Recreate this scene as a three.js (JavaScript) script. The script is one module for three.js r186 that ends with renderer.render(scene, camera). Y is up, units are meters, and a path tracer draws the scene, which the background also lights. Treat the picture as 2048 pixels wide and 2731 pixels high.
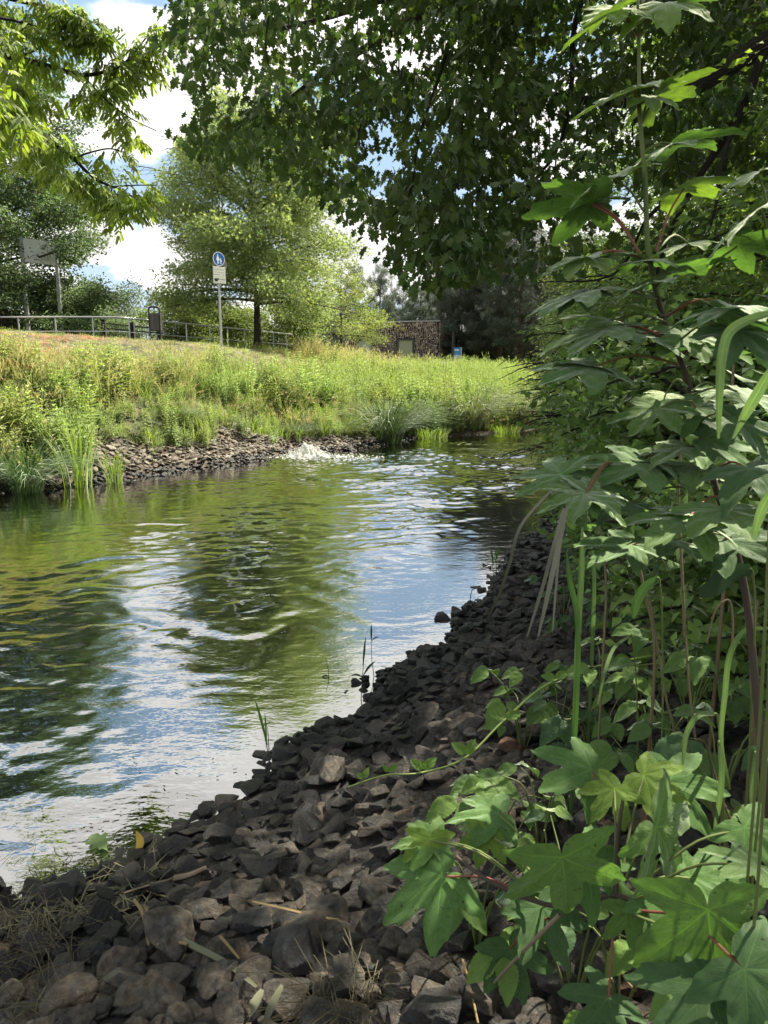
import * as THREE from 'three';
import { mergeGeometries, mergeVertices } from 'three/addons/utils/BufferGeometryUtils.js';
import { RoundedBoxGeometry } from 'three/addons/geometries/RoundedBoxGeometry.js';
import { createNoise2D, createNoise3D } from 'simplex-noise';

// ---------- camera, sky, sun, exposure ----------
const scene = new THREE.Scene();
const EYE = new THREE.Vector3(0, 1.75, 0), PITCH = 10.04 * Math.PI / 180;
const camera = new THREE.PerspectiveCamera(70, 0.75, 0.05, 1500);
camera.position.copy(EYE);
camera.rotation.x = -PITCH;
camera.focus = 7;
camera.userData.fStop = 14;
const renderer = new THREE.WebGLRenderer({ antialias: true });
renderer.toneMapping = THREE.LinearToneMapping;
renderer.toneMappingExposure = 3.9;
renderer.shadowMap.enabled = true;
const SUN_DIR = new THREE.Vector3(0.44, 0.82, -0.37).normalize();
const sun = new THREE.DirectionalLight(new THREE.Color(1, 0.91, 0.74), 4.9);
sun.name = 'sun';
sun.position.copy(SUN_DIR).multiplyScalar(120);
sun.castShadow = true;
Object.assign(sun.shadow.camera, { left: -60, right: 60, top: 60, bottom: -60, near: 1, far: 300 });
sun.shadow.mapSize.set(4096, 4096);
scene.add(sun, sun.target);

// ---------- random numbers, noise ----------
function rng(seed) { let a = seed >>> 0; return () => { a = (a + 0x6D2B79F5) >>> 0; let t = Math.imul(a ^ (a >>> 15), 1 | a); t = (t + Math.imul(t ^ (t >>> 7), 61 | t)) ^ t; return ((t ^ (t >>> 14)) >>> 0) / 4294967296; }; }
const N2 = createNoise2D(rng(11)), N3 = createNoise3D(rng(12));
const fbm2 = (x, y, o = 4) => { let s = 0, a = 0.5, f = 1; for (let i = 0; i < o; i++) { s += a * N2(x * f + i * 17.1, y * f - i * 9.7); f *= 2.03; a *= 0.5; } return s; };
const fbm3 = (x, y, z, o = 4) => { let s = 0, a = 0.5, f = 1; for (let i = 0; i < o; i++) { s += a * N3(x * f, y * f + i * 7.3, z * f); f *= 2.03; a *= 0.5; } return s; };
const { clamp, lerp, smoothstep } = THREE.MathUtils;
const V = (x, y, z) => new THREE.Vector3(x, y, z);
const RAD = Math.PI / 180;

{ // the sky: blue air with broken cumulus
  const W = 4096, H = 2048, data = new Float32Array(W * H * 4);
  for (let row = 0; row < H; row++) {
    const el = ((row + 0.5) / H - 0.5) * Math.PI, y = Math.sin(el), c = Math.cos(el);
    for (let col = 0; col < W; col++) {
      const o = (row * W + col) * 4;
      if (y < -0.03) { data[o] = 0.07; data[o + 1] = 0.08; data[o + 2] = 0.055; data[o + 3] = 1; continue; }
      const az = ((col + 0.5) / W - 0.5) * 2 * Math.PI, dx = Math.cos(az) * c, dz = Math.sin(az) * c, yy = Math.max(y, 0);
      const cs = dx * SUN_DIR.x + y * SUN_DIR.y + dz * SUN_DIR.z;
      const h = Math.pow(1 - yy, 3.0);
      let r = lerp(0.09, 0.22, h), g = lerp(0.155, 0.265, h), b = lerp(0.245, 0.30, h);
      const glow = Math.pow(Math.max(cs, 0), 8) * 0.09;
      r += glow; g += glow; b += glow * 0.9;
      const k = 1 / (yy + 0.34), px = dx * k * 1.9 + 3.1, pz = dz * k * 1.9 - 1.7;
      const wx = N2(px * 0.9 + 40, pz * 0.9) * 0.18, wz = N2(px * 0.9, pz * 0.9 + 70) * 0.18;
      const n = fbm2(px + wx, pz + wz, 7) * 1.15 + 0.28 * N2(px * 0.45 + 9, pz * 0.45 + 5);
      const cover = n + 0.37 - 0.08 * yy;
      const a = smoothstep(cover, 0.0, 0.30);
      if (a > 0) {
        const n2 = fbm2(px + wx + 0.14 * SUN_DIR.x, pz + wz + 0.14 * SUN_DIR.z, 4) * 1.15;
        const body = smoothstep(cover, 0.1, 0.85), lit = clamp(0.5 + (n - n2) * 1.5, 0, 1);
        const v = 0.46 * (lerp(0.93, 0.47, body * (1 - 0.5 * lit)) + 0.10 * lit) + glow * 0.9;
        r = lerp(r, v * 1.0, a); g = lerp(g, v * 0.98, a); b = lerp(b, v * 0.925 + 0.01, a);
      }
      data[o] = r; data[o + 1] = g; data[o + 2] = b; data[o + 3] = 1;
    }
  }
  const t = new THREE.DataTexture(data, W, H, THREE.RGBAFormat, THREE.FloatType);
  t.mapping = THREE.EquirectangularReflectionMapping;
  t.magFilter = THREE.LinearFilter;
  t.needsUpdate = true;
  scene.background = t;
  scene.environment = t;
}

// ---------- helpers ----------
const UPY = V(0, 1, 0), FOCAL = 512 / Math.tan(35 * RAD), SC = 768 / 1659;
// a point of the place, from where it is seen and how many metres off it stands
function at(px, py, depth) {
  const x = (px * SC - 384) / FOCAL, y = -(py * SC - 512) / FOCAL, c = Math.cos(PITCH), s = Math.sin(PITCH);
  return V(x * depth, EYE.y + (y * c - s) * depth, -(c + y * s) * depth);
}
function seen(p) {  // where a point shows: [px, py, depth]
  const c = Math.cos(PITCH), s = Math.sin(PITCH), y = p.y - EYE.y, d = -p.z * c - y * s, v = y * c - p.z * s;
  return [(p.x / d * FOCAL + 384) / SC, (-v / d * FOCAL + 512) / SC, d];
}
const taken = new Map();
function numbered(name) { const n = taken.get(name) ?? 0; taken.set(name, n + 1); return n ? `${name}_${String(n).padStart(3, '0')}` : name; }
function tag(o, label, category, group, kind) {
  o.userData = { label, category };
  if (group) o.userData.group = group;
  if (kind) o.userData.kind = kind;
  return o;
}
function thing(name, label, category, pos = V(0, 0, 0), group) {
  const g = new THREE.Group(); g.name = numbered(name); g.position.copy(pos); scene.add(g);
  return tag(g, label, category, group);
}
function shade(m) { m.castShadow = true; m.receiveShadow = true; return m; }
// a part whose shape is given in the world's axes
function part(name, geo, material, parent) {
  const m = shade(new THREE.Mesh(geo, material)); m.name = name;
  m.position.copy(parent.position).negate(); parent.add(m); return m;
}
function local(name, geo, material, parent) { const m = shade(new THREE.Mesh(geo, material)); m.name = name; parent.add(m); return m; }
function top(name, geo, material, label, category, kind, group) {
  const m = shade(new THREE.Mesh(geo, material)); m.name = numbered(name); scene.add(m); return tag(m, label, category, group, kind);
}
// copies of one shape: matrices in the world's axes
function copies(name, geo, material, mats, tints, parent) {
  const m = shade(new THREE.InstancedMesh(geo, material, mats.length)); m.name = name;
  mats.forEach((x, i) => m.setMatrixAt(i, x));
  if (tints) tints.forEach((c, i) => m.setColorAt(i, c));
  if (parent && parent !== scene) { m.position.copy(parent.position).negate(); parent.add(m); m.userData.kind = 'stuff'; } else { m.name = numbered(name); scene.add(m); }
  return m;
}
const _q = new THREE.Quaternion(), _e = new THREE.Euler();
function mtx(p, rx, ry, rz, s, sy = s, sz = s) { return new THREE.Matrix4().compose(p, new THREE.Quaternion().setFromEuler(new THREE.Euler(rx, ry, rz, 'YXZ')), V(s, sy, sz)); }
// a frame: local y along dir, local z as near to n as can be
function frame(p, dir, n, s) {
  const y = dir.clone().normalize(), x = y.clone().cross(n).normalize(), z = x.clone().cross(y).normalize();
  return new THREE.Matrix4().makeBasis(x, y, z).scale(V(s, s, s)).setPosition(p);
}
class GB {
  constructor() { this.p = []; this.u = []; this.c = []; this.i = []; this.tint = null; }
  v(x, y, z, u = 0, w = 0) { this.p.push(x, y, z); this.u.push(u, w); if (this.tint) this.c.push(...this.tint); return this.p.length / 3 - 1; }
  t(a, b, c) { this.i.push(a, b, c); }
  quad(a, b, c, d) { this.i.push(a, b, c, a, c, d); }
  geo() {
    const g = new THREE.BufferGeometry();
    g.setAttribute('position', new THREE.Float32BufferAttribute(this.p, 3));
    g.setAttribute('uv', new THREE.Float32BufferAttribute(this.u, 2));
    if (this.c.length) g.setAttribute('color', new THREE.Float32BufferAttribute(this.c, 3));
    g.setIndex(this.i); g.computeVertexNormals(); return g;
  }
  // tapered tube along points
  tube(pts, r0, r1, seg = 6, bump = 0) {
    const n = pts.length, rows = [];
    let side = null, len = 0;
    for (let k = 0; k < n; k++) {
      const d = pts[Math.min(k + 1, n - 1)].clone().sub(pts[Math.max(k - 1, 0)]).normalize();
      if (!side) side = Math.abs(d.y) < 0.9 ? d.clone().cross(UPY).normalize() : d.clone().cross(V(1, 0, 0)).normalize();
      side.addScaledVector(d, -side.dot(d)).normalize();
      const up = side.clone().cross(d), f = k / (n - 1), r = typeof r0 === 'function' ? r0(f) : lerp(r0, r1, f), row = [];
      if (k) len += pts[k].distanceTo(pts[k - 1]);
      for (let s = 0; s <= seg; s++) {
        const a = s / seg * Math.PI * 2, q = r * (1 + (bump ? bump * N3(Math.cos(a) * 1.3, Math.sin(a) * 1.3, len * 2.1) : 0));
        const p = pts[k].clone().addScaledVector(side, Math.cos(a) * q).addScaledVector(up, Math.sin(a) * q);
        row.push(this.v(p.x, p.y, p.z, s / seg * Math.max(1, Math.round(r * 12)), len));
      }
      rows.push(row);
    }
    for (let k = 0; k + 1 < n; k++) for (let s = 0; s < seg; s++) this.quad(rows[k][s], rows[k][s + 1], rows[k + 1][s + 1], rows[k + 1][s]);
    const cap = this.v(...pts[n - 1].toArray(), 0, len);
    for (let s = 0; s < seg; s++) this.t(rows[n - 1][s], rows[n - 1][s + 1], cap);
    return this;
  }
  // ribbon along points, with a fold along its middle
  ribbon(pts, width, nrm, fold = 0.2) {
    const n = pts.length; let prev = null;
    for (let k = 0; k < n; k++) {
      const d = pts[Math.min(k + 1, n - 1)].clone().sub(pts[Math.max(k - 1, 0)]).normalize(), side = d.clone().cross(nrm).normalize(), up = side.clone().cross(d);
      const f = k / (n - 1), w = width(f) * 0.5, p = pts[k], row = [];
      for (const s of fold ? [-1, 0, 1] : [-1, 1]) { const q = p.clone().addScaledVector(side, s * w).addScaledVector(up, Math.abs(s) * fold * w); row.push(this.v(q.x, q.y, q.z, s * 0.5 + 0.5, f)); }
      if (prev) for (let s = 0; s + 1 < row.length; s++) this.quad(prev[s], prev[s + 1], row[s + 1], row[s]);
      prev = row;
    }
    return this;
  }
}
const spline = (pts, n) => new THREE.CatmullRomCurve3(pts, false, 'centripetal').getPoints(n);
function box(w, h, d, x = 0, y = 0, z = 0, r = 0.004) { const g = new RoundedBoxGeometry(w, h, d, 1, Math.min(r, w / 3, h / 3, d / 3)); g.translate(x, y, z); return g; }
const merge = (list) => mergeGeometries(list.map((g) => { const k = g.index ? g.toNonIndexed() : g; for (const n of Object.keys(k.attributes)) if (!['position', 'normal', 'uv'].includes(n)) k.deleteAttribute(n); return k; }));

// ---------- textures and materials ----------
function tex(size, fn, srgb = true, rx = 1, ry = rx) {
  const d = new Uint8Array(size * size * 4);
  for (let y = 0; y < size; y++) for (let x = 0; x < size; x++) { const c = fn(x / size, y / size), o = (y * size + x) * 4; for (let k = 0; k < 3; k++) d[o + k] = clamp(Array.isArray(c) ? c[k] : c, 0, 1) * 255; d[o + 3] = 255; }
  const t = new THREE.DataTexture(d, size, size); t.magFilter = THREE.LinearFilter; t.wrapS = t.wrapT = THREE.MirroredRepeatWrapping; t.repeat.set(rx, ry);
  if (srgb) t.colorSpace = THREE.SRGBColorSpace; t.needsUpdate = true; return t;
}
function canvasTex(w, h, draw, srgb = true) {
  const c = document.createElement('canvas'); c.width = w; c.height = h; draw(c.getContext('2d'), w, h);
  const t = new THREE.CanvasTexture(c); if (srgb) t.colorSpace = THREE.SRGBColorSpace; return t;
}
const rgb = (r, g, b) => new THREE.Color().setRGB(r, g, b);
const solid = (r, g, b, rough = 0.85, more = {}) => new THREE.MeshStandardMaterial({ color: rgb(r, g, b), roughness: rough, ...more });
const leafy = (r, g, b, more = {}) => new THREE.MeshPhysicalMaterial({ color: rgb(r, g, b), roughness: 1, transmission: 0.45, thickness: 0, side: THREE.DoubleSide, ior: 1.4, ...more });
const T = {
  grain: tex(512, (u, v) => 0.5 + 0.55 * fbm2(u * 9, v * 9, 6) + 0.18 * N2(u * 120, v * 120), false, 3),
  rockColor: tex(512, (u, v) => { const a = 0.72 + 0.34 * fbm2(u * 5 + 3, v * 5, 6), s = N2(u * 70, v * 70) > 0.78 ? 0.16 : 0, w = 0.05 * N2(u * 3, v * 3 + 8); return [a + w + s, a + s, a - w + s]; }, true, 3),
  bark: tex(512, (u, v) => 0.5 + 0.6 * fbm2(u * 22, v * 3.2, 5) + 0.15 * N2(u * 60, v * 20), false, 1, 1.4),
  barkColor: tex(256, (u, v) => { const a = 0.74 + 0.5 * fbm2(u * 16, v * 3, 5), g = 0.05 * N2(u * 4, v * 3); return [a, a + g, a - 0.04]; }, true, 1, 1.4),
  soil: tex(1024, (u, v) => { const a = 0.72 + 0.4 * fbm2(u * 12, v * 12, 7) + 0.12 * N2(u * 130, v * 130), w = 0.07 * N2(u * 5, v * 5); return [a + w, a, a - w]; }, true, 1),
  soilBump: tex(512, (u, v) => 0.5 + 0.5 * fbm2(u * 20, v * 20, 6), false, 1),
  blade: tex(256, (u, v) => { const a = 0.78 + 0.16 * N2(u * 26, v * 0.8) + 0.08 * N2(u * 60, v * 3) + (Math.abs(u - 0.5) < 0.05 ? 0.16 : 0), b = smoothstep(N2(u * 5, v * 9 + 3), 0.55, 0.8) * 0.25; return [a + b, a + b * 0.3, a - b * 0.6]; }, true, 1),
  wave: tex(2048, (u, v) => { const x = u * 9, y = v * 9, w = 0.5 * N2(x * 0.5, y * 0.5); return 0.5 + 0.16 * N2(x * 1.1 + w, y * 2.3 + w) + 0.12 * N2(x * 2.3 - w, y * 4.9 + 9) + 0.085 * N2(x * 5.1 + w, y * 10.3) + 0.05 * N2(x * 11.3, y * 21 + w) + 0.022 * N2(x * 23, y * 39); }, false, 1),
};
const stonePaint = (r, g, b, rough, more) => new THREE.MeshPhysicalMaterial({ color: rgb(r, g, b), map: T.rockColor, roughness: rough, bumpMap: T.grain, bumpScale: 0.009, ...more });
const M = {
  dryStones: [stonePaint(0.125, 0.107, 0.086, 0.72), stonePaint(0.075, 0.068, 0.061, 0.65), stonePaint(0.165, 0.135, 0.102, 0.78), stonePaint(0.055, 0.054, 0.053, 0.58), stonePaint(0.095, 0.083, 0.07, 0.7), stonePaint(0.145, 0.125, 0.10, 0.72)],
  redStone: stonePaint(0.16, 0.07, 0.038, 0.8), paleStone: stonePaint(0.2, 0.175, 0.14, 0.85),
  wetStones: [stonePaint(0.009, 0.009, 0.0095, 0.4), stonePaint(0.014, 0.013, 0.012, 0.42), stonePaint(0.006, 0.0065, 0.0075, 0.33)],
  farStones: [stonePaint(0.31, 0.275, 0.215, 0.9), stonePaint(0.25, 0.22, 0.17, 0.9), stonePaint(0.17, 0.145, 0.115, 0.9), stonePaint(0.37, 0.335, 0.275, 0.9)],  // same stone as dryStones; sunlight on the far shore put into paler colours
  bark: solid(0.085, 0.07, 0.055, 0.95, { map: T.barkColor, bumpMap: T.bark, bumpScale: 0.02 }),
  darkBark: solid(0.06, 0.05, 0.04, 0.95, { map: T.barkColor, bumpMap: T.bark, bumpScale: 0.02 }),
  oakBark: solid(0.06, 0.05, 0.04, 0.95, { map: T.barkColor, bumpMap: T.bark, bumpScale: 0.02 }),
  pineBark: solid(0.2, 0.14, 0.1, 0.95, { map: T.barkColor, bumpMap: T.bark, bumpScale: 0.03 }),
  steel: solid(0.55, 0.55, 0.54, 0.38, { metalness: 0.7 }), zinc: solid(0.42, 0.43, 0.44, 0.5, { metalness: 0.5 }),
  black: solid(0.018, 0.018, 0.02, 0.5), blackWood: solid(0.03, 0.026, 0.024, 0.75), white: solid(0.75, 0.75, 0.73, 0.5), panel: solid(0.62, 0.64, 0.63, 0.55),
};
// ---------- the ground, the river ----------
const NEAR = [[-40, 10], [-16, 3], [-9, 0.5], [-5, -1.2], [-2.6, -1.85], [-1.3, -2.2], [-1.0, -2.45], [-0.8, -2.65], [-0.6, -3.0], [-0.42, -3.28], [-0.15, -3.74], [0.15, -4.41], [0.4, -4.66], [0.56, -4.95], [0.81, -5.84], [1.1, -6.75], [1.71, -8.23], [2.5, -10.5], [4.0, -14], [6.0, -19], [7.9, -24], [9.1, -28], [10.2, -30], [16, -36]];
const FAR = [[15, -37.2], [9.6, -30.6], [8.6, -29.2], [8.1, -28.8], [6.13, -28.4], [3.5, -25.2], [1.83, -24.1], [0.58, -22.7], [-0.12, -20.5], [-1.1, -19.0], [-2.1, -18.5], [-2.84, -16.6], [-4.04, -14.8], [-5.11, -12.7], [-5.59, -12], [-6.17, -11.63], [-8, -10], [-11, -7.5], [-16, -3], [-40, 16]];
const segd = (x, z, a, b) => { const ux = b[0] - a[0], uz = b[1] - a[1], t = clamp(((x - a[0]) * ux + (z - a[1]) * uz) / (ux * ux + uz * uz), 0, 1); return Math.hypot(x - a[0] - ux * t, z - a[1] - uz * t); };
const dist = (x, z, line) => { let m = 1e9; for (let i = 0; i + 1 < line.length; i++) m = Math.min(m, segd(x, z, line[i], line[i + 1])); return m; };
const RING = [...NEAR, ...FAR];
function wet(x, z) { let inside = false; for (let i = 0, j = RING.length - 1; i < RING.length; j = i++) { const a = RING[i], b = RING[j]; if ((a[1] > z) !== (b[1] > z) && x < (b[0] - a[0]) * (z - a[1]) / (b[1] - a[1]) + a[0]) inside = !inside; } return inside; }
// [metres from the water (negative inside it), on the near side?]
function bank(x, z) {
  const a = dist(x, z, NEAR), b = dist(x, z, FAR), d = Math.min(a, b), w = 0.12 * N2(x * 1.3, z * 1.3);
  return [(wet(x, z) ? -d : d) + (d < 6 ? w : 0), a < b];
}
const plateau = (x) => lerp(2.82, 1.8, smoothstep(x, -6, 1.2));
function groundY(x, z, given) {
  const [d, near] = given ?? bank(x, z);
  if (d < 0) return -Math.min(1.1, -d * 0.42) + 0.02 * N2(x * 2, z * 2);
  if (near) return (d < 2 ? 0.27 * d : 0.54 + 0.85 * (1 - Math.exp(-(d - 2) * 0.3))) + 0.025 * N2(x * 2.2, z * 2.2);
  const W = lerp(5.0, 9.5, smoothstep(x, -6, 8)), s = clamp((d - 0.9) / (W - 0.9), 0, 1.6), h = plateau(x);
  const y = (d < 0.9 ? 0.5 * d : 0.45 + (h - 0.45) * (1 - Math.pow(1 - Math.min(s, 1), 1.7))) + clamp((d - W) * 0.06, 0, 0.26) * smoothstep(-x, 1, 4);
  return y + 0.05 * N2(x * 0.7, z * 0.7) * Math.min(1, d);
}
const onGround = (x, z) => V(x, groundY(x, z), z);
{
  const gb = new GB(); gb.tint = [1, 1, 1];
  const n = 300, m = 320, xs = [], zs = [];
  for (let i = 0; i <= n; i++) { const t = i / n * 2 - 1; xs.push(Math.sign(t) * (22 * Math.abs(t) + 478 * Math.pow(Math.abs(t), 7))); }
  for (let j = 0; j <= m; j++) { const t = j / m; zs.push(t < 0.12 ? 90 - 84 * (t / 0.12) : 6 - 44 * ((t - 0.12) / 0.88) - 660 * Math.pow((t - 0.12) / 0.88, 9)); }
  for (const z of zs) for (const x of xs) {
    const b = bank(x, z), [d, near] = b, k = fbm2(x * 0.5, z * 0.5, 4);
    if (d < 0.0) gb.tint = [0.012, 0.011, 0.006];
    else if (near) gb.tint = d < 2.2 ? [0.045, 0.037, 0.028] : [0.05, 0.045, 0.028];
    else if (d < 1.0) gb.tint = [0.09, 0.07, 0.048];
    else { const dry = smoothstep(k + (d > 3.2 && d < 6 && x < -3 ? 0.35 : 0) + (d > 9 ? 0.1 : 0), -0.1, 0.3); gb.tint = [lerp(0.07, 0.18, dry), lerp(0.075, 0.155, dry), lerp(0.03, 0.085, dry)]; }
    gb.v(x, groundY(x, z, b), z, x * 0.35, z * 0.35);
  }
  for (let j = 0; j < m; j++) for (let i = 0; i < n; i++) { const a = j * (n + 1) + i; gb.quad(a, a + 1, a + n + 2, a + n + 1); }
  top('ground', gb.geo(), new THREE.MeshStandardMaterial({ color: 0xffffff, vertexColors: true, map: T.soil, roughness: 0.97, bumpMap: T.soilBump, bumpScale: 0.03 }), 'earth of both river banks and the plateau with dry and grassy patches', 'ground', 'structure');
}
const SPRING = V(-1.68, 0, -17.2);  // where the water wells up
{
  const gb = new GB(), n = 640, m = 680, xs = [], zs = [];
  for (let i = 0; i <= n; i++) { const t = i / n * 2 - 1; xs.push(-1.5 + Math.sign(t) * (7 * Math.abs(t) + 8 * Math.pow(Math.abs(t), 2.4))); }
  for (let j = 0; j <= m; j++) { const t = j / m; zs.push(0.5 - 9.5 * t - 25 * Math.pow(t, 2.3)); }
  const id = new Int32Array((n + 1) * (m + 1)).fill(-1), trains = [[0.15, 0.05], [0.22, 0.07], [0.33, 0.075], [0.52, 0.07], [0.85, 0.055], [1.5, 0.03]];
  for (let j = 0; j <= m; j++) for (let i = 0; i <= n; i++) {
    const x = xs[i], z = zs[j], d = Math.min(dist(x, z, NEAR), dist(x, z, FAR));
    if (!wet(x, z) && d > 0.35) continue;
    const r = Math.hypot(x - SPRING.x, z - SPRING.z), wv = N2(x * 0.7, z * 0.7) * 0.35 + N2(x * 2.1, z * 2.1) * 0.1;
    const down = smoothstep(x + 2.2 + 0.12 * (z + 17), -1.5, 2.5);       // the race runs to the right of the spring
    let rough = (0.25 + 1.25 * Math.exp(-r / 7)) * lerp(0.42, 1.9, down) * (0.65 + 0.55 * N2(x * 0.35 + 5, z * 0.35));
    rough = rough * 0.72 + 0.6 * Math.exp(-r / 2.2); rough *= lerp(0.12, 1, smoothstep(d, 0.1, 1.6)) * lerp(0.42, 1, smoothstep(-z, 2.4, 7.5));
    if (z > -7) rough = Math.max(rough, 0.4 * smoothstep(-x - 0.3 * (-z - 2), 0.3, 1.6) * smoothstep(d, 0.1, 0.7));   // the eddy at the left
    let y = 0;
    trains.forEach(([l, s], q) => { const k = 2 * Math.PI / l, a = s / k, near = z > -7 && l < 0.3 ? 0.35 : 1; y += a * near * rough * (0.75 + 0.6 * N2(x * 1.1 / l * 0.3 + q * 9, z * 1.1 / l * 0.3)) * Math.sin(k * (r + wv * (0.7 + 0.25 * q)) + q * 2.1 + 1.6 * N2(x * 0.35 / l, z * 0.5 / l + q * 5)); });
    y += rough * (0.006 * N2(x * 2.2, z * 4.4) + 0.003 * N2(x * 5.5 + 3, z * 10) + 0.0014 * N2(x * 11, z * 19));
    if (r < 1.6) y += 0.05 * Math.exp(-r * r * 1.3) * (1 + N2(x * 5, z * 5)) + 0.02 * Math.exp(-r) * N2(x * 9, z * 9);
    id[j * (n + 1) + i] = gb.v(x, y, z, x / 5, z / 5);
  }
  for (let j = 0; j < m; j++) for (let i = 0; i < n; i++) { const a = id[j * (n + 1) + i], b = id[j * (n + 1) + i + 1], c = id[(j + 1) * (n + 1) + i + 1], e = id[(j + 1) * (n + 1) + i]; if (a >= 0 && b >= 0 && c >= 0 && e >= 0) gb.quad(a, b, c, e); }
  const water = new THREE.MeshPhysicalMaterial({ color: rgb(0.42, 0.425, 0.42), metalness: 1, roughness: 0.02, bumpMap: T.wave, bumpScale: 0.0019, side: THREE.DoubleSide });
  top('river_water', gb.geo(), water, 'rippled river water reflecting trees and clouds between the two banks', 'river', 'structure');
}

// ---------- stones ----------
function stoneGeo(seed, flat = 0.7, detail = 11, soft = 55) {
  const r = rng(seed), planes = [];
  for (let i = 0; i < 11; i++) { const n = V(r() - 0.5, r() - 0.5, r() - 0.5).normalize(); planes.push([n, 0.56 + 0.3 * r()]); }
  for (const s of [1, -1]) planes.push([V((r() - 0.5) * 0.4, s, (r() - 0.5) * 0.4).normalize(), 0.5 + 0.15 * r()]);
  let g = mergeVertices(new THREE.IcosahedronGeometry(1, detail).deleteAttribute('normal').deleteAttribute('uv'), 1e-4);
  const p = g.attributes.position, d = V(0, 0, 0), sx = 0.85 + 0.35 * r(), sz = 0.8 + 0.3 * r();
  for (let i = 0; i < p.count; i++) {
    d.fromBufferAttribute(p, i).normalize();
    let s = 0;
    for (const [n, k] of planes) { const q = d.dot(n); if (q > 0.05) s += Math.pow(q / k, soft); }
    let R = Math.min(1.25, Math.pow(s + 1e-9, -1 / soft));
    R *= 1 + 0.03 * fbm3(d.x * 2.6 + seed, d.y * 2.6, d.z * 2.6, 5);
    p.setXYZ(i, d.x * R * sx, d.y * R * flat, d.z * R * sz);
  }
  g.computeVertexNormals(); g = g.toNonIndexed();
  const q = g.attributes.position, f = V(0, 0, 0), e = V(0, 0, 0), w = V(0, 0, 0), box = new Float32Array(q.count * 2);
  for (let i = 0; i < q.count; i += 3) {                   // the grain runs over each side as it faces
    w.fromBufferAttribute(q, i); f.fromBufferAttribute(q, i + 1).sub(w); e.fromBufferAttribute(q, i + 2).sub(w); f.cross(e);
    const A = [Math.abs(f.x), Math.abs(f.y), Math.abs(f.z)], k = A[0] > A[1] && A[0] > A[2] ? 0 : A[1] > A[2] ? 1 : 2;
    for (let j = i; j < i + 3; j++) { const p3 = [q.getX(j), q.getY(j), q.getZ(j)]; p3.splice(k, 1); box[2 * j] = p3[0] * 0.1 + seed * 0.37 + k * 0.3; box[2 * j + 1] = p3[1] * 0.1 + seed * 0.21; }
  }
  g.setAttribute('uv', new THREE.BufferAttribute(box, 2)); return g;
}
const STONES = Array.from({ length: 14 }, (_, i) => stoneGeo(100 + i * 7, 0.52 + 0.04 * (i % 6)));
const FARSTONES = Array.from({ length: 6 }, (_, i) => stoneGeo(300 + i * 7, 0.6, 2));
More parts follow.
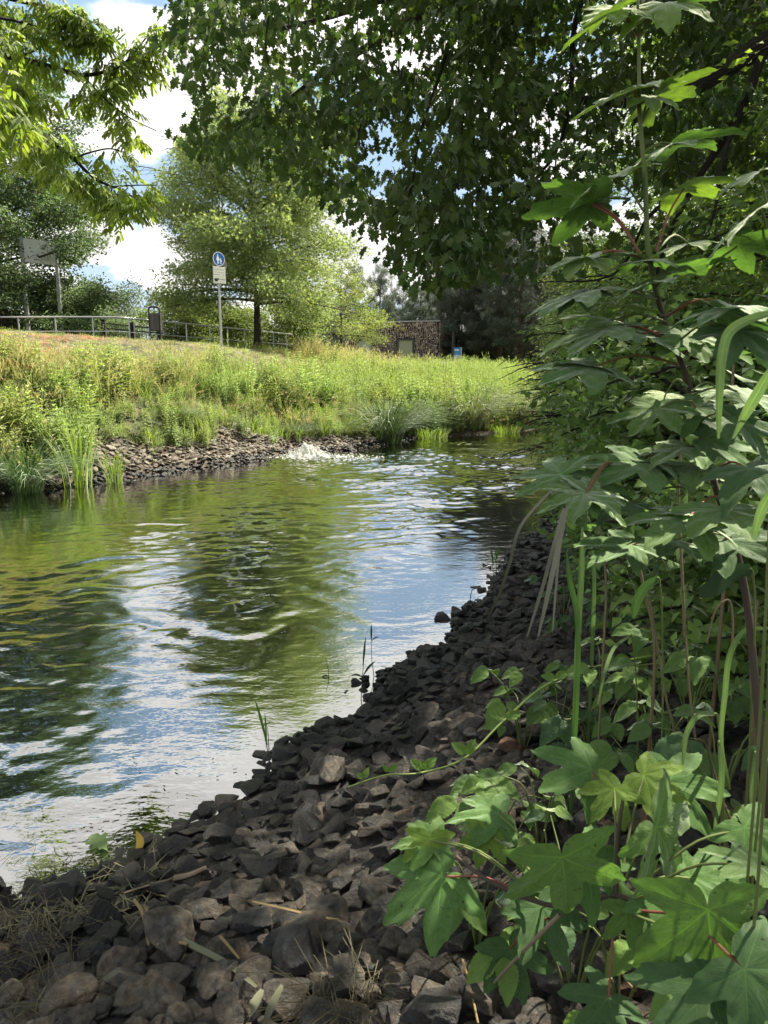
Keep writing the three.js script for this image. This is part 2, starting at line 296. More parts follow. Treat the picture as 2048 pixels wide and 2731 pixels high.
// how far the stones reach up the near bank
const stoneEdge = (z) => z > -2.6 ? lerp(2.1, 3.2, smoothstep(z, -2.6, -1.6)) : z > -5 ? lerp(1.05, 2.1, (z + 5) / 2.4) : lerp(0.9, 1.05, smoothstep(z, -7, -5));
class Hash { constructor(c) { this.c = c; this.m = new Map(); } key(i, j) { return i * 73856093 ^ j * 19349663; }
  ok(x, z, r, k) { const a = Math.floor(x / this.c), b = Math.floor(z / this.c); for (let i = a - 1; i <= a + 1; i++) for (let j = b - 1; j <= b + 1; j++) for (const o of this.m.get(this.key(i, j)) ?? []) if (Math.hypot(o[0] - x, o[1] - z) < k * (o[2] + r)) return false; return true; }
  add(x, z, r) { const q = this.key(Math.floor(x / this.c), Math.floor(z / this.c)); if (!this.m.has(q)) this.m.set(q, []); this.m.get(q).push([x, z, r]); } }
{
  const r = rng(5), root = thing('stone_bank', 'dark rubble stone bank along the near shore, wet at the waterline', 'stone bank'), spots = [];
  root.userData.kind = 'structure';
  for (let layer = 0; layer < 3; layer++) {
    const h = new Hash(0.32), tries = [42000, 30000, 9000][layer];
    for (let i = 0; i < tries; i++) {
      const u = r(), z = -0.75 - 11.2 * u * u, x = lerp(-4.2, 4.2, r());
      if (Math.abs(x) > 0.62 * -z + 0.7) continue;
      const b = bank(x, z), [d, near] = b;
      if (!near || d < (layer ? -0.16 : -0.75) || d > stoneEdge(z)) continue;
      if (layer === 2 && r() < 0.55) continue;
      const R = 0.88 * (0.030 + 0.028 * r() * r() + (r() < 0.12 ? 0.015 : 0)) * lerp(1.0, 0.95, smoothstep(-z, 1.5, 4));
      if (!h.ok(x, z, R, layer ? 1.0 : 0.8)) continue;
      h.add(x, z, R);
      spots.push({ x, z, R, d, y: groundY(x, z, b) + R * [0.12, 0.62, 1.05][layer] - 0.01, layer });
    }
  }
  for (const s of spots) { const q = seen(V(s.x, s.y, s.z)); s.px = q[2] > 0.3 && q[0] > -60 && q[0] < 1720 && q[1] < 2280 && s.y > -0.03 ? s.R / q[2] * (s.layer ? 1 : 0.55) : 0; }
  spots.sort((a, b) => b.px - a.px);
  const rest = STONES.map(() => M.wetStones.concat(M.dryStones).map(() => []));
  spots.forEach((s, i) => {
    const above = s.y - 0.05 * N2(s.x * 3, s.z * 3) + 0.05 * (r() - 0.5), isWet = above < 0.17 + 0.08 * N2(s.x * 1.7 + 4, s.z * 1.7);
    const g = Math.floor(r() * STONES.length), paint = isWet ? Math.floor(r() * 3) : 3 + Math.floor(r() * 6), odd = !isWet && r() < 0.05 ? (r() < 0.6 ? M.redStone : M.paleStone) : null;
    const m = mtx(V(s.x, s.y, s.z), (r() - 0.5) * 1.1, r() * 6.3, (r() - 0.5) * 1.1 - 0.1, s.R * 1.28, s.R * 1.28, s.R * 1.28);
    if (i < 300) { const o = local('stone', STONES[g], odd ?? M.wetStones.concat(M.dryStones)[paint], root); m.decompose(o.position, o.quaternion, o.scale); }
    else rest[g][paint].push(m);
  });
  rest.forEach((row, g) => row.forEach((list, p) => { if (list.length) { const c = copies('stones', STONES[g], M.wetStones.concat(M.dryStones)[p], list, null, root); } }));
  console.log('near stones', spots.length);
}
{
  const r = rng(6), root = thing('stone_shore', 'sunlit pale rubble stones along the far shore below the grass', 'stone bank'), spots = [], h = new Hash(0.4);
  root.userData.kind = 'structure';
  for (let i = 0; i < 60000; i++) {
    const z = lerp(-24.5, -10.3, r()), x = lerp(-8, 2.2, r()), b = bank(x, z), [d, near] = b;
    if (near || d < -0.3) continue;
    const wide = 0.65 + 1.25 * smoothstep(z, -16.5, -12.8) * smoothstep(-z, 11.8, 12.6) + 0.55 * smoothstep(z, -19.5, -17) * smoothstep(-z, 15.5, 17.2) + 0.18 * N2(x * 1.7, z * 1.7);
    if (d > wide || (x < -5.6 && d > 0.3 + 0.2 * N2(x * 3, z))) continue;
    const R = 0.035 + 0.04 * r() * r();
    if (!h.ok(x, z, R, 0.78)) continue;
    h.add(x, z, R); spots.push({ x, z, R, d, y: groundY(x, z, b) + R * 0.45 });
  }
  for (const s of spots) s.px = s.R / seen(V(s.x, s.y, s.z))[2] * (s.d > 0 ? 1 : 0.2);
  spots.sort((a, b) => b.px - a.px);
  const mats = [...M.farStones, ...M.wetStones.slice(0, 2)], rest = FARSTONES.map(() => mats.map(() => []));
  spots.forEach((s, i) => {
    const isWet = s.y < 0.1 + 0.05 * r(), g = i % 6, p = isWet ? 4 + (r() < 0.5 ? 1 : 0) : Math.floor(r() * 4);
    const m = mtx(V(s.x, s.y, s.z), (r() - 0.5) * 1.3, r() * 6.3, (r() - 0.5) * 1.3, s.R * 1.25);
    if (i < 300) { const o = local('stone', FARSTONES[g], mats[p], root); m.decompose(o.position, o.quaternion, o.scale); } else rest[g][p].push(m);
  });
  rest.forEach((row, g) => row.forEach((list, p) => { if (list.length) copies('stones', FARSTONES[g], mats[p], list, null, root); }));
  console.log('far stones', spots.length);
}
{ // the water welling up at the outlet
  const gb = new GB(), n = 120, m = 60;
  for (let j = 0; j <= m; j++) for (let i = 0; i <= n; i++) {
    const a = i / n * 2 * Math.PI, q = j / m, cx = Math.cos(a), cz = Math.sin(a), R = q * (0.58 + 0.12 * N2(cx * 1.5 + 4, cz * 1.5)), w = 0.5 + 0.5 * Math.cos(Math.PI * Math.pow(q, 0.72));
    const x = cx * R * 1.12, z = cz * R * 0.9, y = 0.34 * w + (0.13 * fbm3(x * 4, z * 4, 1, 5) + 0.05 * Math.abs(N2(x * 13, z * 13))) * (0.35 + w) * smoothstep(1 - q, 0, 0.2) - 0.015 * q;
    gb.v(SPRING.x + x - 0.12, y, SPRING.z + z, x, z);
  }
  for (let j = 0; j < m; j++) for (let i = 0; i < n; i++) { const a = j * (n + 1) + i; gb.quad(a, a + 1, a + n + 2, a + n + 1); }
  const foam = new THREE.MeshPhysicalMaterial({ color: rgb(0.55, 0.56, 0.53), roughness: 1, transmission: 0.55, thickness: 0, side: THREE.DoubleSide });
  const root = thing('water_spring', 'white bubbling mound of water welling up by the far shore', 'bubbling water', SPRING.clone());
  part('mound', gb.geo(), foam, root);
  const r = rng(21), drops = [], foams = [];
  for (let i = 0; i < 160; i++) { const a = r() * 6.3, q = Math.sqrt(r()) * 0.62; drops.push(mtx(V(SPRING.x - 0.12 + Math.cos(a) * q, 0.04 + 0.36 * (1 - q / 0.62) * (0.6 + 0.65 * r()), SPRING.z + Math.sin(a) * q), 0, 0, 0, 0.008 + 0.02 * r() * r())); }
  copies('spray', new THREE.IcosahedronGeometry(1, 2), foam, drops, null, root);
  for (let i = 0; i < 420; i++) { const a = r() * 6.3, q = 0.45 + 0.9 * r() * r(), x = SPRING.x + Math.cos(a) * q * 1.2 + 0.5 * (q - 0.4), z = SPRING.z + Math.sin(a) * q * 0.75; if (bank(x, z)[0] > -0.05) continue; foams.push(mtx(V(x, 0.012 + 0.03 * Math.exp(-q), z), 0, r() * 6, 0, 0.015 + 0.035 * r() * r(), 0.008, 0.01 + 0.014 * r())); }
  copies('foam', new THREE.IcosahedronGeometry(1, 2), foam, foams, null, root);
}
// ---------- leaves ----------
// a small far-off leaf: a folded lozenge
function tinyLeaf(gb, m, len, wid, fold = 0.25) {
  const a = V(0, 0, 0).applyMatrix4(m), b = V(-wid / 2, len * 0.45, fold * wid).applyMatrix4(m), c = V(wid / 2, len * 0.45, fold * wid).applyMatrix4(m), d = V(0, len, -0.1 * len).applyMatrix4(m), e = V(0, len * 0.45, 0).applyMatrix4(m);
  const i = [a, b, c, d, e].map((p) => gb.v(p.x, p.y, p.z, 0.5, 0.5));
  gb.t(i[0], i[4], i[1]); gb.t(i[0], i[2], i[4]); gb.t(i[1], i[4], i[3]); gb.t(i[4], i[2], i[3]);
}
// a leaf cut from an outline given as [angle from the tip in degrees, radius]; star-shaped about its middle
function cutLeaf(gb, m, outline, size, cup = 0.15, cy = 0.5) {
  const ring = outline.map(([a, q]) => { const x = Math.sin(a * RAD) * q * size, y = Math.cos(a * RAD) * q * size; const p = V(x, y + cy * size, cup * Math.abs(x) - 0.25 * cup * (y + cy * size) ** 2 / size).applyMatrix4(m); return gb.v(p.x, p.y, p.z, x / size + 0.5, y / size + 0.5); });
  const c = V(0, cy * size, 0).applyMatrix4(m), k = gb.v(c.x, c.y, c.z, 0.5, 0.5);
  for (let i = 0; i < ring.length; i++) gb.t(k, ring[(i + 1) % ring.length], ring[i]);
}
const both = (half) => [...half, ...half.slice(1, -1).reverse().map(([a, q]) => [360 - a, q])];
const OAK = both([[0, 0.56], [18, 0.5], [30, 0.34], [44, 0.44], [62, 0.4], [76, 0.2], [98, 0.36], [116, 0.38], [132, 0.2], [152, 0.34], [166, 0.3], [180, 0.5]]);
const PINOAK = both([[0, 0.55], [14, 0.16], [42, 0.48], [66, 0.14], [92, 0.42], [120, 0.12], [150, 0.36], [172, 0.12], [180, 0.45]]);
const OVATE = both([[0, 0.56], [20, 0.38], [50, 0.28], [90, 0.25], [130, 0.3], [160, 0.42], [180, 0.46]]);
// leaves round a twig; how: 'star' spreads all ways, 'flat' lies in layers, 'hang' droops
function sprig(seed, n, radius, leaf, how = 'flat') {
  const gb = new GB(), r = rng(seed);
  for (let i = 0; i < n; i++) {
    const a = r() * 6.283, q = radius * Math.sqrt(r()), p = V(Math.cos(a) * q, (r() - 0.5) * radius * (how === 'star' ? 1.3 : 0.55), Math.sin(a) * q);
    const down = how === 'hang' ? -1.1 : how === 'flat' ? -0.25 : (r() - 0.5) * 1.6, dir = V(Math.cos(a + (r() - 0.5) * 2), down + (r() - 0.5) * 0.6, Math.sin(a + (r() - 0.5) * 2));
    const nrm = how === 'star' ? V(r() - 0.5, r() - 0.2, r() - 0.5) : V((r() - 0.5) * 2.4, 0.8, (r() - 0.5) * 2.4);
    leaf(gb, frame(p, dir, nrm, 1), r);
  }
  return gb.geo();
}
const tints = (n, r, spread = 0.25, warm = 0.15) => Array.from({ length: n }, () => { const k = 1 + (r() - 0.5) * 2 * spread, w = (r() - 0.35) * warm; return rgb(k * (1 + 2 * w), k * (1 + w * 0.6), k * (1 - w)); });

// ---------- trees ----------
function makeTree(o) {
  const r = rng(o.seed), root = thing(o.name, o.label, o.category ?? 'tree', o.base, o.group), B = o.base, H = o.height;
  const tb = new GB(), lb = new GB(), mats = [], lean = o.lean ?? V(0, 0, 0), spine = [];
  const trunkTop = H * (o.trunkTo ?? 0.95);
  for (let i = 0; i <= 10; i++) { const f = i / 10; spine.push(B.clone().add(V(lean.x * f + 0.012 * H * Math.sin(f * 5 + o.seed) * f, trunkTop * f - 0.15 * (1 - f), lean.z * f + 0.012 * H * Math.cos(f * 4 + o.seed) * f))); }
  const R = o.trunk ?? H * 0.018, curve = new THREE.CatmullRomCurve3(spine);
  tb.tube(curve.getPoints(24), (f) => R * (1.25 * Math.exp(-f * 14) * 0.5 + Math.pow(1 - f, 0.8) + 0.06), 0, 9, 0.12);
  const place = (p, k) => mats.push(mtx(p, (r() - 0.5) * (o.tumble ?? 0.7), r() * 6.283, (r() - 0.5) * (o.tumble ?? 0.7), (o.scale ?? 1) * (0.75 + 0.5 * r()) * k));
  const step = o.step ?? 0.4;
  for (let i = 0; i < o.limbs; i++) {
    const t = (i + 0.5 * r()) / o.limbs, h = lerp(o.from, H * 0.97, t), az = i * 2.39996 + r() * 0.7, len = o.profile(t) * (0.72 + 0.4 * r()), el = typeof o.rise === 'function' ? o.rise(t) : o.rise ?? 0.3;
    const s = curve.getPointAt(clamp(h / trunkTop, 0, 1)), out = V(Math.cos(az), 0, Math.sin(az)), droop = o.droop ?? 0.1;
    if (h > trunkTop) s.y = B.y + h - 0.2;
    const pt = (f) => s.clone().addScaledVector(out, len * f).add(V(0, len * (el * f - droop * f * f), 0));
    const pts = [0, 0.25, 0.5, 0.75, 1].map((f) => pt(f).add(V((r() - 0.5) * 0.08 * len * f, (r() - 0.5) * 0.06 * len * f, (r() - 0.5) * 0.08 * len * f)));
    const cv = new THREE.CatmullRomCurve3(pts);
    lb.tube(cv.getPoints(9), Math.max(0.012, 0.02 * len * (1 - 0.5 * t)), 0.006, 5);
    const subs = Math.max(2, Math.round(len * (o.subs ?? 3)));
    for (let k = 0; k < subs; k++) {
      const f = lerp(o.bare ?? 0.25, 1, (k + r()) / subs), p = cv.getPoint(f), side = (k % 2 ? 1 : -1) * (0.5 + 0.6 * r()), sl = (o.subLen ?? 0.4) * len * (1.15 - 0.75 * f) + 0.25;
      const d = out.clone().applyAxisAngle(UPY, side).add(V(0, (r() - 0.4) * 0.5, 0)).normalize(), q = p.clone().addScaledVector(d, sl).add(V(0, -droop * sl, 0));
      lb.tube([p, p.clone().lerp(q, 0.5).add(V(0, 0.05 * sl, 0)), q], 0.012, 0.004, 4);
      for (let w = step * 0.5; w < sl; w += step) if (r() < (o.fill ?? 0.9)) place(p.clone().lerp(q, w / sl).add(V((r() - 0.5) * step, (r() - 0.5) * step * 0.7, (r() - 0.5) * step)), 1 - 0.25 * w / sl);
    }
  }
  part('trunk', tb.geo(), o.barkMat ?? M.bark, root);
  part('limbs', lb.geo(), o.barkMat ?? M.bark, root);
  const kinds = o.sprigs, by = kinds.map(() => []);
  mats.filter((m) => !o.keep || o.keep(V(0, 0, 0).setFromMatrixPosition(m))).forEach((m, i) => by[i % kinds.length].push(m));
  kinds.forEach((g, i) => copies('crown', g, o.leaf, by[i], tints(by[i].length, r, o.vary ?? 0.25, o.warm ?? 0.15), root));
  return root;
}
const lozenge = (len, wid) => (gb, m, r) => tinyLeaf(gb, m, len * (0.75 + 0.5 * r()), wid * (0.8 + 0.4 * r()));
const starLeaf = (s) => (gb, m, r) => cutLeaf(gb, m, PINOAK, s * (0.75 + 0.5 * r()), 0.2);
const needles = (seed, n, R, len) => { const gb = new GB(), r = rng(seed); for (let i = 0; i < n; i++) { const a = r() * 6.28, f = r(), p = V((r() - 0.5) * R, (f - 0.5) * R * 1.2, (r() - 0.5) * R), d = V(Math.cos(a), 0.5 + 0.8 * r(), Math.sin(a)).normalize(), s = d.clone().cross(UPY).normalize().multiplyScalar(0.009), e = p.clone().addScaledVector(d, len * (0.7 + 0.6 * r())); const i0 = gb.v(p.x - s.x, p.y, p.z - s.z), i1 = gb.v(p.x + s.x, p.y, p.z + s.z), i2 = gb.v(e.x, e.y, e.z); gb.t(i0, i1, i2); } return gb.geo(); };
const S = {
  pinoak: [1, 2, 3].map((k) => sprig(40 + k, 44, 0.5, starLeaf(0.17), 'star')),
  broad: [1, 2, 3].map((k) => sprig(50 + k, 44, 0.44, lozenge(0.13, 0.08), 'star')),
  small: [1, 2, 3].map((k) => sprig(60 + k, 40, 0.38, lozenge(0.085, 0.05), 'flat')),
  narrow: [1, 2, 3].map((k) => sprig(70 + k, 34, 0.34, lozenge(0.11, 0.028), 'flat')),
  far: [1, 2].map((k) => sprig(80 + k, 40, 0.8, lozenge(0.2, 0.13), 'star')),
  pine: [1, 2, 3].map((k) => needles(90 + k, 120, 0.3, 0.17)),
  oak: [1, 2, 3, 4].map((k) => sprig(100 + k, 20, 0.27, (gb, m, r) => cutLeaf(gb, m, OAK, 0.095 * (0.75 + 0.5 * r()), 0.25), 'hang')),
  ash: [1, 2, 3, 4].map((k) => { // drooping pinnate sprays
    const gb = new GB(), r = rng(110 + k);
    for (let s = 0; s < 5; s++) { const a = r() * 6.28, d = V(Math.cos(a) * 0.7, -0.35 - 0.5 * r(), Math.sin(a) * 0.7).normalize(), o = V((r() - 0.5) * 0.12, (r() - 0.5) * 0.1, (r() - 0.5) * 0.12);
      for (let q = 0; q < 5; q++) { const p = o.clone().addScaledVector(d, 0.07 + 0.05 * Math.floor((q + 1) / 2)), sd = d.clone().cross(UPY).normalize().multiplyScalar(q === 4 ? 0 : q % 2 ? 0.9 : -0.9), dir = d.clone().add(sd).add(V(0, -0.5, 0)); cutLeaf(gb, frame(p, dir, V((r() - 0.5) * 0.8, 1, (r() - 0.5) * 0.8), 1), OVATE.map(([aa, rr]) => [aa, rr * (aa > 40 && aa < 320 && !(aa > 150 && aa < 210) ? 0.62 : 1)]), 0.085 * (0.75 + 0.5 * r()), 0.3); } }
    return gb.geo(); }),
};
const L = {
  pinoak: leafy(0.21, 0.29, 0.075, { transmission: 0.56 }), pinoakYoung: leafy(0.2, 0.265, 0.05, { transmission: 0.52 }), leftTree: leafy(0.095, 0.16, 0.045), ash: leafy(0.19, 0.28, 0.02, { transmission: 0.62 }),
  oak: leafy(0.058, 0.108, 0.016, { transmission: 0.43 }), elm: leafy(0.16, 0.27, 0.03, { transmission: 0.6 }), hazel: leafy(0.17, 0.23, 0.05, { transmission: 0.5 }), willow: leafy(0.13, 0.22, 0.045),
  pine: leafy(0.085, 0.12, 0.075, { transmission: 0.15 }), darkPine: leafy(0.065, 0.085, 0.06, { transmission: 0.15 }), far: leafy(0.1, 0.15, 0.09, { transmission: 0.3 }), bank: leafy(0.125, 0.23, 0.04, { clearcoat: 0.15, clearcoatRoughness: 0.5 }), shrub: leafy(0.13, 0.19, 0.03), wood: leafy(0.07, 0.11, 0.04),  // pine and far greens lightened and greyed to hold the distance haze
};
const G = (px, py, depth) => { const p = at(px, py, depth); p.y = groundY(p.x, p.z); return p; };   // on the ground below what is seen there
const crown = (r, belly = 0.3) => (t) => r * Math.sqrt(clamp(1 - Math.pow(Math.abs((t - belly) / (t < belly ? belly + 0.35 : 1.02 - belly)), 2), 0.02, 1));
makeTree({ name: 'pin_oak_tree', label: 'large pale green pin oak standing behind the handrail and the blue sign', base: G(555, 712, 30), height: 8.9, trunk: 0.135, from: 1.9, limbs: 58, profile: (t) => crown(4.7, 0.22)(t) * (0.93 + 0.1 * Math.sin(t * 40)), rise: (t) => lerp(0.12, 1.15, t), droop: 0.2, sprigs: S.pinoak, leaf: L.pinoak, step: 0.38, subs: 4.2, seed: 1, tumble: 1.6, fill: 0.85, keep: (p) => { const q = seen(p); return q[0] < 705 + 60 * N2(p.y, p.z) + (q[1] < 560 ? 200 : 0) && q[0] > 295 + 0.6 * Math.max(0, 480 - q[1]); }, vary: 0.3 });
makeTree({ name: 'pin_oak_tree', label: 'small yellowish young pin oak in front of the stone building', base: G(738, 745, 42), height: 6.1, trunk: 0.1, from: 2.0, limbs: 34, profile: (t) => 2.9 * Math.pow(clamp(1 - t, 0, 1), 0.75) + 0.2, rise: (t) => lerp(-0.02, 0.7, t), droop: 0.12, sprigs: S.pinoak, leaf: L.pinoakYoung, step: 0.4, subs: 3.4, seed: 2, tumble: 1.0, scale: 0.8, fill: 0.8, vary: 0.3, warm: 0.22 });
makeTree({ name: 'leafy_tree', label: 'dense dark green tree behind the billboard at the left edge', base: G(8, 690, 27), height: 10.2, trunk: 0.16, from: 0.9, limbs: 64, profile: crown(3.6, 0.3), rise: (t) => lerp(0.1, 1.0, t), droop: 0.1, sprigs: S.broad, leaf: L.leftTree, step: 0.38, subs: 4.4, seed: 3, vary: 0.4, keep: (p) => { const q = seen(p); return !(q[2] < 27 && q[0] > 40 && q[0] < 150 && q[1] > 505 && (q[1] > 546 && q[1] < 588)); } });
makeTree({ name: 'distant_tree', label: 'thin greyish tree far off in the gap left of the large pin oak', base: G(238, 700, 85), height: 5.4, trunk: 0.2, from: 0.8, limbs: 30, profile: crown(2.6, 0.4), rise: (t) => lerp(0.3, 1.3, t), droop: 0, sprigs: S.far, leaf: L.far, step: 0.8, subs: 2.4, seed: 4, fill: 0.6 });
[[770, 66, 9.6, 'pine_tree', 'grey-green pine rising behind the small yellowish pin oak', 0], [822, 62, 9.3, 'pine_tree', 'pointed grey-green pine behind the middle of the stone building', 0], [868, 66, 9.0, 'pine_tree', 'grey-green pine behind the left window of the stone building', 0], [905, 60, 7.9, 'pine_tree', 'lower grey-green pine behind the right window of the stone building', 0], [945, 66, 8.6, 'pine_tree', 'grey-green pine behind the right corner of the stone building', 0],
  [985, 56, 10.5, 'pine_tree', 'dark tall pine right beside the stone building, behind the blue banner', 1], [1022, 52, 9.0, 'pine_tree', 'dark pine with a grey trunk just right of the blue banner', 1], [1078, 50, 10, 'pine_tree', 'dark pine with a slim brown trunk, middle of the three right of the banner', 1], [1123, 46, 9.4, 'pine_tree', 'dark pine with a thick pale trunk at the edge of the dry lawn', 1], [1175, 58, 11, 'pine_tree', 'dark pine half hidden by the sunlit hazel at the right', 1]].forEach(([px, dep, h, name, label, dark], i) =>
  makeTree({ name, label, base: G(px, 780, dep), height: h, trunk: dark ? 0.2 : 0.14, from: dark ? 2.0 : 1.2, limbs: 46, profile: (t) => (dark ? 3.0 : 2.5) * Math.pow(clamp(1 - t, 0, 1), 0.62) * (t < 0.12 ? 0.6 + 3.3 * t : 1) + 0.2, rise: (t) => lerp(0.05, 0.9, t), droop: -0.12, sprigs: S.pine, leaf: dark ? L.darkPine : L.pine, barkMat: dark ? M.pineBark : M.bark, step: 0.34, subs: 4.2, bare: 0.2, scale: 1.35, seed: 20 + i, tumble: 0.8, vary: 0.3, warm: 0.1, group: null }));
// what closes the view behind them
[[-24, -62, 9, 5], [-15, -70, 8, 4.4], [-7, -75, 9, 4.6], [16, -66, 12, 5], [23, -58, 12, 5], [30, -48, 12, 5.2], [31, -36, 11, 5]].forEach(([x, z, h, R], i) => makeTree({ name: 'woodland_tree', label: ['dark round tree far behind the left end of the handrail', 'dark tree far behind the waste bin', 'dark tree far behind the large pin oak', 'dark broad tree behind the pines right of the building', 'dark broad tree behind the hedge at the right', 'dark broad tree beyond the right bank shrubs', 'dark broad tree at the far right behind the near oak'][i], base: onGround(x, z), height: h * (i < 3 ? 0.55 : 1), from: 0.5, limbs: 40, profile: crown(R, 0.3), rise: (t) => lerp(0.05, 1, t), sprigs: S.far, leaf: L.wood, step: 0.75, subs: 2.6, seed: 50 + i }));
function shrub(name, label, base, h, w, sprigs, leaf, seed, more = {}) { return makeTree({ name, label, category: 'shrub', base, height: h, trunk: 0.035, trunkTo: 0.8, from: 0.15, limbs: 22, profile: crown(w, 0.35), rise: (t) => lerp(0.25, 1.1, t), droop: 0.15, sprigs, leaf, step: 0.3, subs: 5, bare: 0.3, seed, ...more }); }
shrub('shrub', 'sunlit yellow-green shrub behind the handrail, between the pin oak trunk and the lamp post', G(628, 715, 35), 2.4, 1.5, S.broad, L.hazel, 201);
shrub('shrub', 'green shrub behind the handrail between the waste bin and the blue sign', G(420, 715, 36), 2.1, 2.2, S.broad, L.shrub, 202);
shrub('shrub', 'green shrub seen between the blue sign and the pin oak trunk', G(512, 715, 38), 2.0, 1.6, S.broad, L.shrub, 203);
shrub('shrub', 'grey-green shrub behind the dark fence left of the waste bin', G(255, 700, 40), 1.8, 1.9, S.small, L.leftTree, 204);
shrub('shrub', 'dark green bush at the foot of the dense tree at the left edge', G(110, 700, 30), 2.0, 2.4, S.broad, L.leftTree, 206);
shrub('hedge', 'dark clipped hedge behind the pine trunks at the edge of the lawn', G(1090, 790, 56), 2.2, 3.6, S.broad, L.wood, 207, { category: 'hedge', limbs: 34 });
shrub('hedge', 'dark hedge behind the pale pine trunk at the right', G(1180, 795, 52), 2.4, 3.4, S.broad, L.wood, 208, { category: 'hedge', limbs: 34 });
// the right bank beyond the near plants
const keepRight = (px, below = 2300) => (p) => { const q = seen(p); return q[2] < 0.3 || q[0] > px + 60 * N2(p.y * 1.1, p.z) || q[1] > below; };
shrub('hazel_shrub', 'bright sunlit hazel leaning over the lawn from the right bank', V(7.3, groundY(7.3, -22.5), -22.5), 5.0, 3.0, S.broad, L.hazel, 210, { limbs: 34, keep: keepRight(1185) });
shrub('bank_shrub', 'dark upright weeds and shrub at the head of the pool by the far bank', onGround(8.2, -31), 2.2, 1.5, S.narrow, L.willow, 211, { keep: keepRight(1165) });
shrub('willow_shrub', 'fine-leaved willow bush hanging over the water on the right bank', onGround(4.0, -11.4), 2.6, 2.0, S.narrow, L.willow, 212, { limbs: 34, step: 0.22, droop: 0.3, keep: keepRight(1195) });
shrub('willow_shrub', 'low willow bush in shade on the right bank nearer than the hanging one', onGround(3.5, -8.0), 2.2, 1.6, S.narrow, L.willow, 213, { limbs: 32, step: 0.2, droop: 0.3, keep: keepRight(1225) });
shrub('bank_shrub', 'tall leafy shrub in the middle of the right bank', onGround(6.0, -14.5), 3.8, 2.6, S.small, L.elm, 214, { limbs: 36, keep: keepRight(1235) });
shrub('bank_shrub', 'leafy shrub behind the tall sycamore sapling at the right edge', onGround(4.4, -5.6), 3.0, 1.9, S.small, L.elm, 215, { limbs: 36, step: 0.24, keep: keepRight(1300) });
shrub('bank_shrub', 'leafy shrub far along the right bank above the small cascade', onGround(10.6, -26), 3.4, 2.8, S.small, L.hazel, 216, { limbs: 34, keep: keepRight(1250) });
[[6.0, -10.5, 9.5, 3.4, 1210, 'fine-leaved elm rising over the right bank, nearest of three'], [8.6, -16, 11.5, 4.2, 1150, 'fine-leaved elm over the right bank, middle one of three'], [11.5, -24, 13, 5.0, 1120, 'fine-leaved elm over the right bank, farthest of three']].forEach(([x, z, h, w, px, label], i) =>
  makeTree({ name: 'elm_tree', label, base: onGround(x, z), height: h, trunk: 0.13, from: 2.0, limbs: 46, profile: crown(w, 0.45), rise: (t) => lerp(0.25, 1, t), droop: 0.15, sprigs: S.small, leaf: L.elm, barkMat: M.darkBark, step: 0.36, subs: 4, seed: 70 + i, keep: keepRight(px, 900), vary: 0.4 }));

[[2.25, -4.7, 1.5, 0.95, 1195, 'rounded leafy shrub at the edge of the stones behind the drooping sycamore leaf'], [3.1, -3.5, 1.9, 1.0, 1330, 'leafy shrub at the right edge behind the dry reed stalks'], [1.75, -2.75, 0.85, 0.6, 1300, 'low leafy shrub behind the brambles in the middle of the right bank'], [2.6, -6.2, 1.7, 1.1, 1200, 'leafy shrub between the stones and the low willow'], [2.0, -2.2, 0.9, 0.6, 1400, 'low leafy shrub at the right edge above the low sycamore']].forEach(([x, z, h, w, px, label], i) => shrub('bank_shrub', label, onGround(x, z), h, w, S.broad, L.bank, 230 + i, { limbs: 26, step: 0.2, scale: 0.62, subs: 8, trunk: 0.012, keep: keepRight(px) }));
